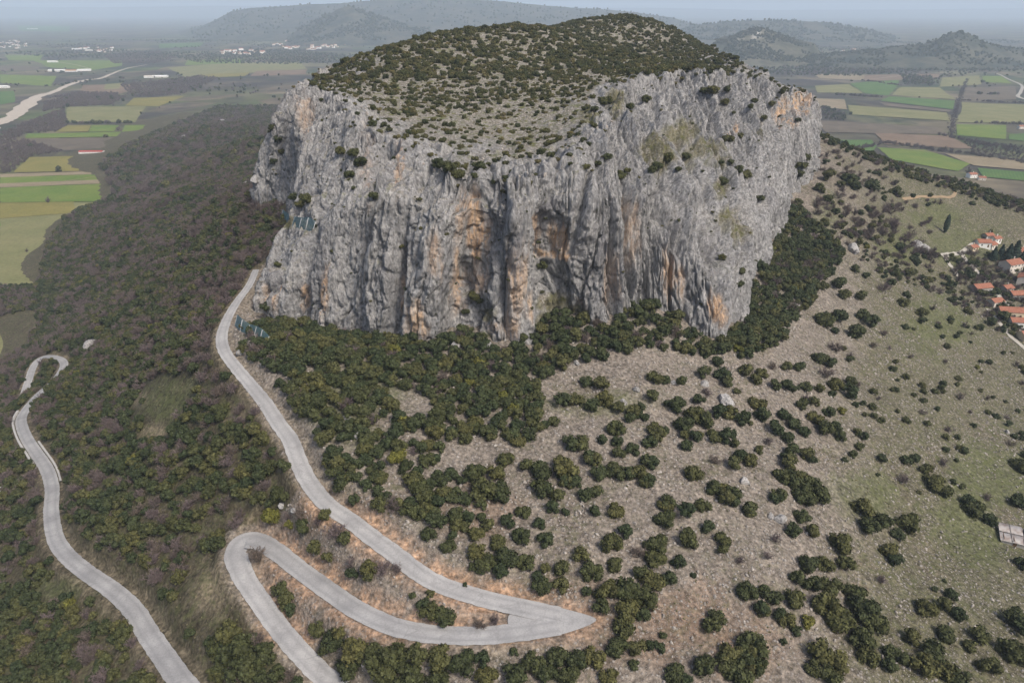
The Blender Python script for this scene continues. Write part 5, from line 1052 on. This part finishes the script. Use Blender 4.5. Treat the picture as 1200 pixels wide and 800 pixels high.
BL = [(107,404,11,'large pale boulder standing clear of the dark scrub wood'),(423,507,8,'pale angular boulder in a clearing of the thicket'),(407,488,5,'narrow pale rock in a grassy strip of the thicket'),(851,467,9,'cluster of blue grey rock on the stony slope'),(825,448,5,'pale rock beside shrubs below the cliff thicket'),(914,606,8,'light grey rock beside small shrubs on the stony slope'),(903,603,5,'light grey rock touching a larger light rock on the stony slope'),(872,561,7,'flat grey rock embedded in the stony slope'),(1000,289,9,'rounded pale outcrop among shrubs on the flank above the village'),(1074,285,8,'tall pale rock fin above the village lane'),(1082,289,8,'tall pale rock fin above the village lane'),(932,357,5,'white rock between dark shrubs below the cliff corner'),
      (291,402,8,'pale broken rock beside the road below the rockfall net'),(284,410,6,'pale broken rock beside the road below the rockfall net'),(298,394,6,'pale broken rock beside the road below the rockfall net'),(586,440,4,'small white rock in the thicket under the cliff'),(664,420,4,'small white rock in the thicket under the cliff'),(654,407,4,'small white rock in the thicket under the cliff'),(676,424,4,'small white rock in the thicket under the cliff'),(345,596,5,'pale rock on the verge between wood and road'),(330,590,5,'pale rock on the verge between wood and road'),
      (215,160,7,'pale crag along the wooded ridge behind the rock'),(224,155,8,'pale crag along the wooded ridge behind the rock'),(236,149,8,'pale crag along the wooded ridge behind the rock'),(248,146,7,'pale crag along the wooded ridge behind the rock'),(260,142,7,'pale crag along the wooded ridge behind the rock'),(270,140,5,'pale crag along the wooded ridge behind the rock'),(298,208,6,'pale rock at the outer foot of the narrow tower'),(290,215,5,'pale rock at the outer foot of the narrow tower'),
      (570,403,9,'grey boulder leaning against the foot of the cliff'),(535,403,7,'grey boulder leaning against the foot of the cliff'),(620,396,7,'grey boulder leaning against the foot of the cliff'),(760,372,6,'grey boulder leaning against the foot of the cliff'),(872,372,6,'grey boulder leaning against the foot of the cliff'),(790,447,4,'small grey rock on bare ground among hillside shrubs'),(745,455,5,'small grey rock on bare ground among hillside shrubs'),(730,470,5,'small grey rock on bare ground among hillside shrubs'),(1180,505,4,'small grey rock on bare ground among hillside shrubs')]
for k, (u, v, r, lab) in enumerate(BL):
    p, d_, w_, nn_ = cast(u, v+r*.5)
    if p is None: continue
    R = r*(p.y*CP-(p.z-CAM_Z)*SP)/F; o = add('boulder', BO[k % 5], None, p+Vector((0, 0, R*.12))); o.scale = (R*random.uniform(.9, 1.2), R*random.uniform(.8, 1.1), R*(random.uniform(.7, .95) if 'crag' not in lab else .55)); o.rotation_euler = (random.uniform(-.3, .3), random.uniform(-.3, .3), random.uniform(0, 6.28))
    tag(o, lab, 'boulder', 'boulders: '+lab if sum(1 for b in BL if b[3] == lab) > 1 else None)
x, y = jgrid(-120, 330, 60, 420, 1.25); z = hz(x, y); u, v, d = project(np.stack([x, y, z], 1)); sm_ = glook(stone_m, x, y)*(glook(fo, x, y) < .5); cl = sstep(-.35, .35, fbm2(x/10, y/10, 3))
m = (RNG.random(len(x)) < sm_*(.2+.7*cl)) & ~in_poly(x, y, basepoly) & (glook(roadm, x, y) < .6) & (u > -60) & (u < 1260) & (v < 860)
P = np.stack([x[m], y[m], z[m]+.03], 1); n = len(P); s = .13+.6*RNG.random(n)**4; S = np.stack([s*RNG.uniform(.8, 1.5, n), s, s*RNG.uniform(.5, .9, n)], 1)
scatter('hillside_stones', P, S, ST, rot=RNG.uniform(0, 6.28, (n, 3)), label='loose pale stones strewn over the open slope', cat='stones')
pm = (pr > NC-14) & (RNG.random(len(pr)) < .16*(.5+sstep(-.2, .3, nn))) & (nzp > .5)
PP = fc[pr, ps][pm]; n = len(PP); s = .18+.75*RNG.random(n)**3
scatter('plateau_stones', PP, np.stack([s*RNG.uniform(.8, 1.5, n), s, s*.8], 1), ST, rot=RNG.uniform(0, 6.28, (n, 3)), label='loose grey stones between the scrub on top of the rock', cat='stones')
# low dry tufts between the stones
x, y = jgrid(-150, 330, 60, 440, 2.1); z = hz(x, y); m = (RNG.random(len(x)) < glook(grass_m, x, y)*.55) & ~in_poly(x, y, basepoly) & (glook(roadm, x, y) < .3); P = np.stack([x[m], y[m], z[m]-.05], 1)
M_TUFT = leaf_material('dry_tuft', (.10, .105, .045), (.135, .125, .06), (.17, .15, .085)); TF = [crown(500+k, M_TUFT, nl=4, per=26, leaf=.16, hgt=.6, low=0) for k in range(3)]
scatter('grass_tufts', P, RNG.uniform(.25, .6, len(P)), TF, label='low dry tufts between the stones', cat='grass')

# ================================================================== ROCKFALL NETS, BARRIER, WALL, HUT
M_NET = flat_mat('blue_green_net', (.105, .19, .22), .2, 1.0, .6); M_STEEL = flat_mat('galvanised_steel', (.42, .43, .44), .15, 1.0, .5); M_CONC = flat_mat('pale_concrete', (.44, .425, .40), .15, .8)
def wire_panel(a, b, ha, hb, wire=.075, cell=.55):
    """net between two posts: crossing flat wires as one mesh of strips"""
    a = Vector(a); b = Vector(b); L = (b-a).length; n = max(3, int(L/cell)); m = max(3, int(ha.length/cell)); V, Q = [], []; d = (b-a).normalized(); nr = d.cross(ha.normalized()).normalized()
    def bar(p, q):
        t = (q-p).normalized(); s = t.cross(nr).normalized()*wire; o = nr*wire*.6; k = len(V); V.extend([p-s-o, p+s-o, q+s-o, q-s-o, p-s+o, p+s+o, q+s+o, q-s+o]); Q.extend([[k, k+1, k+2, k+3], [k+4, k+7, k+6, k+5], [k, k+3, k+7, k+4], [k+1, k+5, k+6, k+2]])
    for i in range(n+1): f = i/n; p = a+(b-a)*f; bar(p, p+ha*(1-f)+hb*f)
    for j in range(m+1): g = j/m; bar(a+ha*g, b+hb*g)
    return np_mesh('net_panel', np.array([tuple(v) for v in V]), np.array(Q), M_NET, False)
def post_mesh(top, w=.16):
    t = Vector(top); V = [(x, y, 0) for x, y in ((-w, -w), (w, -w), (w, w), (-w, w))]; V += [(x+t.x, y+t.y, t.z) for x, y in ((-w, -w), (w, -w), (w, w), (-w, w))]
    return np_mesh('post', np.array(V), np.array([[0, 1, 5, 4], [1, 2, 6, 5], [2, 3, 7, 6], [3, 0, 4, 7], [4, 5, 6, 7]]), M_STEEL, False)
def net(pts, h, lean, lab, onrock=False):
    P = []
    for u, v in pts:
        p, d_, w_, nn_ = cast(u, v); P.append(p)
    c = P[len(P)//2]; e = add('rockfall_net', None, None, c); tv = [Vector((lean[0], lean[1], h*(1+.12*math.sin(k*2.1)))) for k in range(len(P))]
    for k in range(len(P)):
        o = add('post', post_mesh(tv[k]), e); o.location = P[k]-c-Vector((0, 0, .3))
        if k < len(P)-1: add('net_panel', wire_panel(P[k]-c, P[k+1]-c, tv[k], tv[k+1]), e)
    tag(e, lab, 'rockfall net')
net([(275,381),(281,388),(289,391),(297,395),(304,400),(311,405)], 5.5, (2.6, -1.6), 'blue green rockfall net on posts above the road at the cliff corner')
net([(329,256),(335,262),(342,265),(350,268),(358,269),(366,271)], 5.5, (2.4, -1.6), 'blue green rockfall net on the high ledge at the wall corner')
# concrete barriers along the lower road
def barrier(nm, i0, i1, side, off, h, w, lab, road='B'):
    pts, wd = ROADS[road]; seg = pts[i0:i1]; t = np.gradient(seg[:, :2], axis=0); t /= np.linalg.norm(t, axis=1)[:, None]; n = np.stack([-t[:, 1], t[:, 0]], 1); c = seg[len(seg)//2]; e = add(nm, None, None, tuple(c)); step = 4
    hh = wd[i0:i1]; A = seg[:, :2]+n*(side*(hh+off))[:, None]; B_ = seg[:, :2]+n*(side*(hh+off+w))[:, None]; V = np.zeros((5, len(seg), 3))
    for r_, (q_, dz) in enumerate(((A, -.8), (A, h), (B_, h), (B_, -.8), (A, -.8))): V[r_, :, :2] = q_; V[r_, :, 2] = seg[:, 2]+dz
    add('wall', grid_mesh('wall', V-c, M_CONC, smooth=False), e); V2 = V[1:3]+np.array([0, 0, .09]); V3 = np.stack([V[1]+np.array([0, 0, .005]), V2[0], V2[1], V[2]+np.array([0, 0, .005])]); add('coping', grid_mesh('coping', V3-c, M_CONC, smooth=False), e)
    tag(e, lab, 'wall')
tB = len(ROAD_B)-1
ix = lambda k: int(k/tB*359)
barrier('retaining_wall', ix(11.2), ix(15.6), 1, .35, .8, .9, 'pale concrete wall along the outer curve of the lower road')
barrier('retaining_wall', ix(10.2), ix(12.6), -1, .35, .7, .8, 'short pale concrete wall on the inner side of the lower road')
# white wall end by the lower slope
p = Vector(Pz(-6, 583, 66)); p.z = float(hz(p.x, p.y)); e = add('white_building', None, None, p)
e.rotation_euler = (0, 0, .9); add('wall', poly_mesh('wall', [(-4, -3, -2), (4, -3, -2), (4, 3, -2), (-4, 3, -2), (-4, -3, 3.2), (4, -3, 3.2), (4, 3, 3.2), (-4, 3, 3.2)], [[0, 1, 5, 4], [1, 2, 6, 5], [2, 3, 7, 6], [3, 0, 4, 7]], M_WALLS[3]), e); box('roof_slab', (0, 0, 3.35), (8.6, 6.6, .3), M_CONC, e); box('door', (0, -3.03, 1.0), (1.1, .1, 2.1), M_WOODD, e); tag(e, 'white flat roofed hut half hidden in the scrub below the road', 'hut')
# ruined hut with a sheet roof
p, d_, w_, nn_ = cast(1190, 634); e = add('stone_hut', None, None, p); e.rotation_euler = (0, 0, -.42)
V = []; L, W, H = 10.5, 8.0, 2.8
add('wall', poly_mesh('wall', [(-L/2, -W/2, -2), (L/2, -W/2, -2), (L/2, W/2, -2), (-L/2, W/2, -2), (-L/2, -W/2, H-.5), (L/2, -W/2, H-.5), (L/2, W/2, H+.6), (-L/2, W/2, H+.6)], [[0, 1, 5, 4], [1, 2, 6, 5], [2, 3, 7, 6], [3, 0, 4, 7]], M_WALLS[2]), e)
def sheet_mat():
    m = MAT('weathered_sheet_metal', .6, .4); f = m.noise(.5, 5); c = m.ramp(f, [(.3, (.22, .17, .15)), (.5, (.33, .30, .28)), (.7, (.43, .41, .40))]); m.color(c); return m.m
M_SHEET = sheet_mat(); sl = 1.1/W
def corr(x0, x1, y0, y1, dz):
    nx = int((x1-x0)/.14); X = np.linspace(x0, x1, nx); V = np.zeros((2, nx, 3)); V[..., 0] = X; V[0, :, 1] = y0; V[1, :, 1] = y1; zz = .05*np.sin(X*22); V[0, :, 2] = H+.05+y0*sl+zz+dz; V[1, :, 2] = H+.05+y1*sl+zz+dz
    top = V.copy(); bot = V.copy(); bot[..., 2] -= .05; return grid_mesh('roof_sheet', np.concatenate([bot[:1], top, bot[1:], bot[:1]]), M_SHEET, smooth=False)
k = 0
for x0, x1 in ((-5.6, -2.2), (-2.1, 1.6), (1.7, 5.6)):
    for y0, y1 in ((-4.4, -.25), (.05, 4.4)):
        if (x0, y0) == (1.7, .05): x0 += .9
        o = add('roof_sheet', corr(x0, x1, y0, y1, .03*k+.02), e); o.rotation_euler = (random.uniform(-.015, .015), random.uniform(-.015, .015), random.uniform(-.03, .03)); k += 1
for xb in (-4.5, -1.5, 1.5, 4.5): box('roof_beam', (xb, 0, H-.12), (.16, 8.2, .16), M_WOODD, e)
for k in range(4): o = add('weight_stone', ST[k], e, (random.uniform(-4, 4), random.uniform(-3, 3), H+.25)); o.scale = (.35, .3, .22)
box('door', (-1.2, -W/2-.04, .85), (1.1, .1, 1.9), M_WOODD, e); tag(e, 'derelict stone hut under patched grey metal sheets beside shrubs', 'hut')

# ================================================================== HAZE
def haze_box(d, col):
    m = bpy.data.materials.new('haze'); m.use_nodes = True; n = m.node_tree.nodes; n.remove(n['Principled BSDF']); v = n.new('ShaderNodeVolumePrincipled'); v.inputs['Color'].default_value = (*col, 1); v.inputs['Density'].default_value = d; v.inputs['Anisotropy'].default_value = .0
    m.node_tree.links.new(v.outputs[0], n['Material Output'].inputs['Volume']); m.cycles.homogeneous_volume = True
    me = bpy.data.meshes.new('haze'); bm = bmesh.new(); bmesh.ops.create_cube(bm, size=1); x, y0, y1, z0, z1 = 75000, -3000, 90000, -30, HAZE_TOP
    for vv_ in bm.verts: vv_.co = Vector((vv_.co.x*2*x, (y0+y1)/2+vv_.co.y*(y1-y0), (z0+z1)/2+vv_.co.z*(z1-z0)))
    bm.to_mesh(me); bm.free(); me.materials.append(m); o = add('haze', me); tag(o, 'pale bluish haze over the whole valley', 'haze', None, 'stuff')
HAZE_TOP = 620.0
haze_box(9.0e-5, (.70, .84, 1.0))
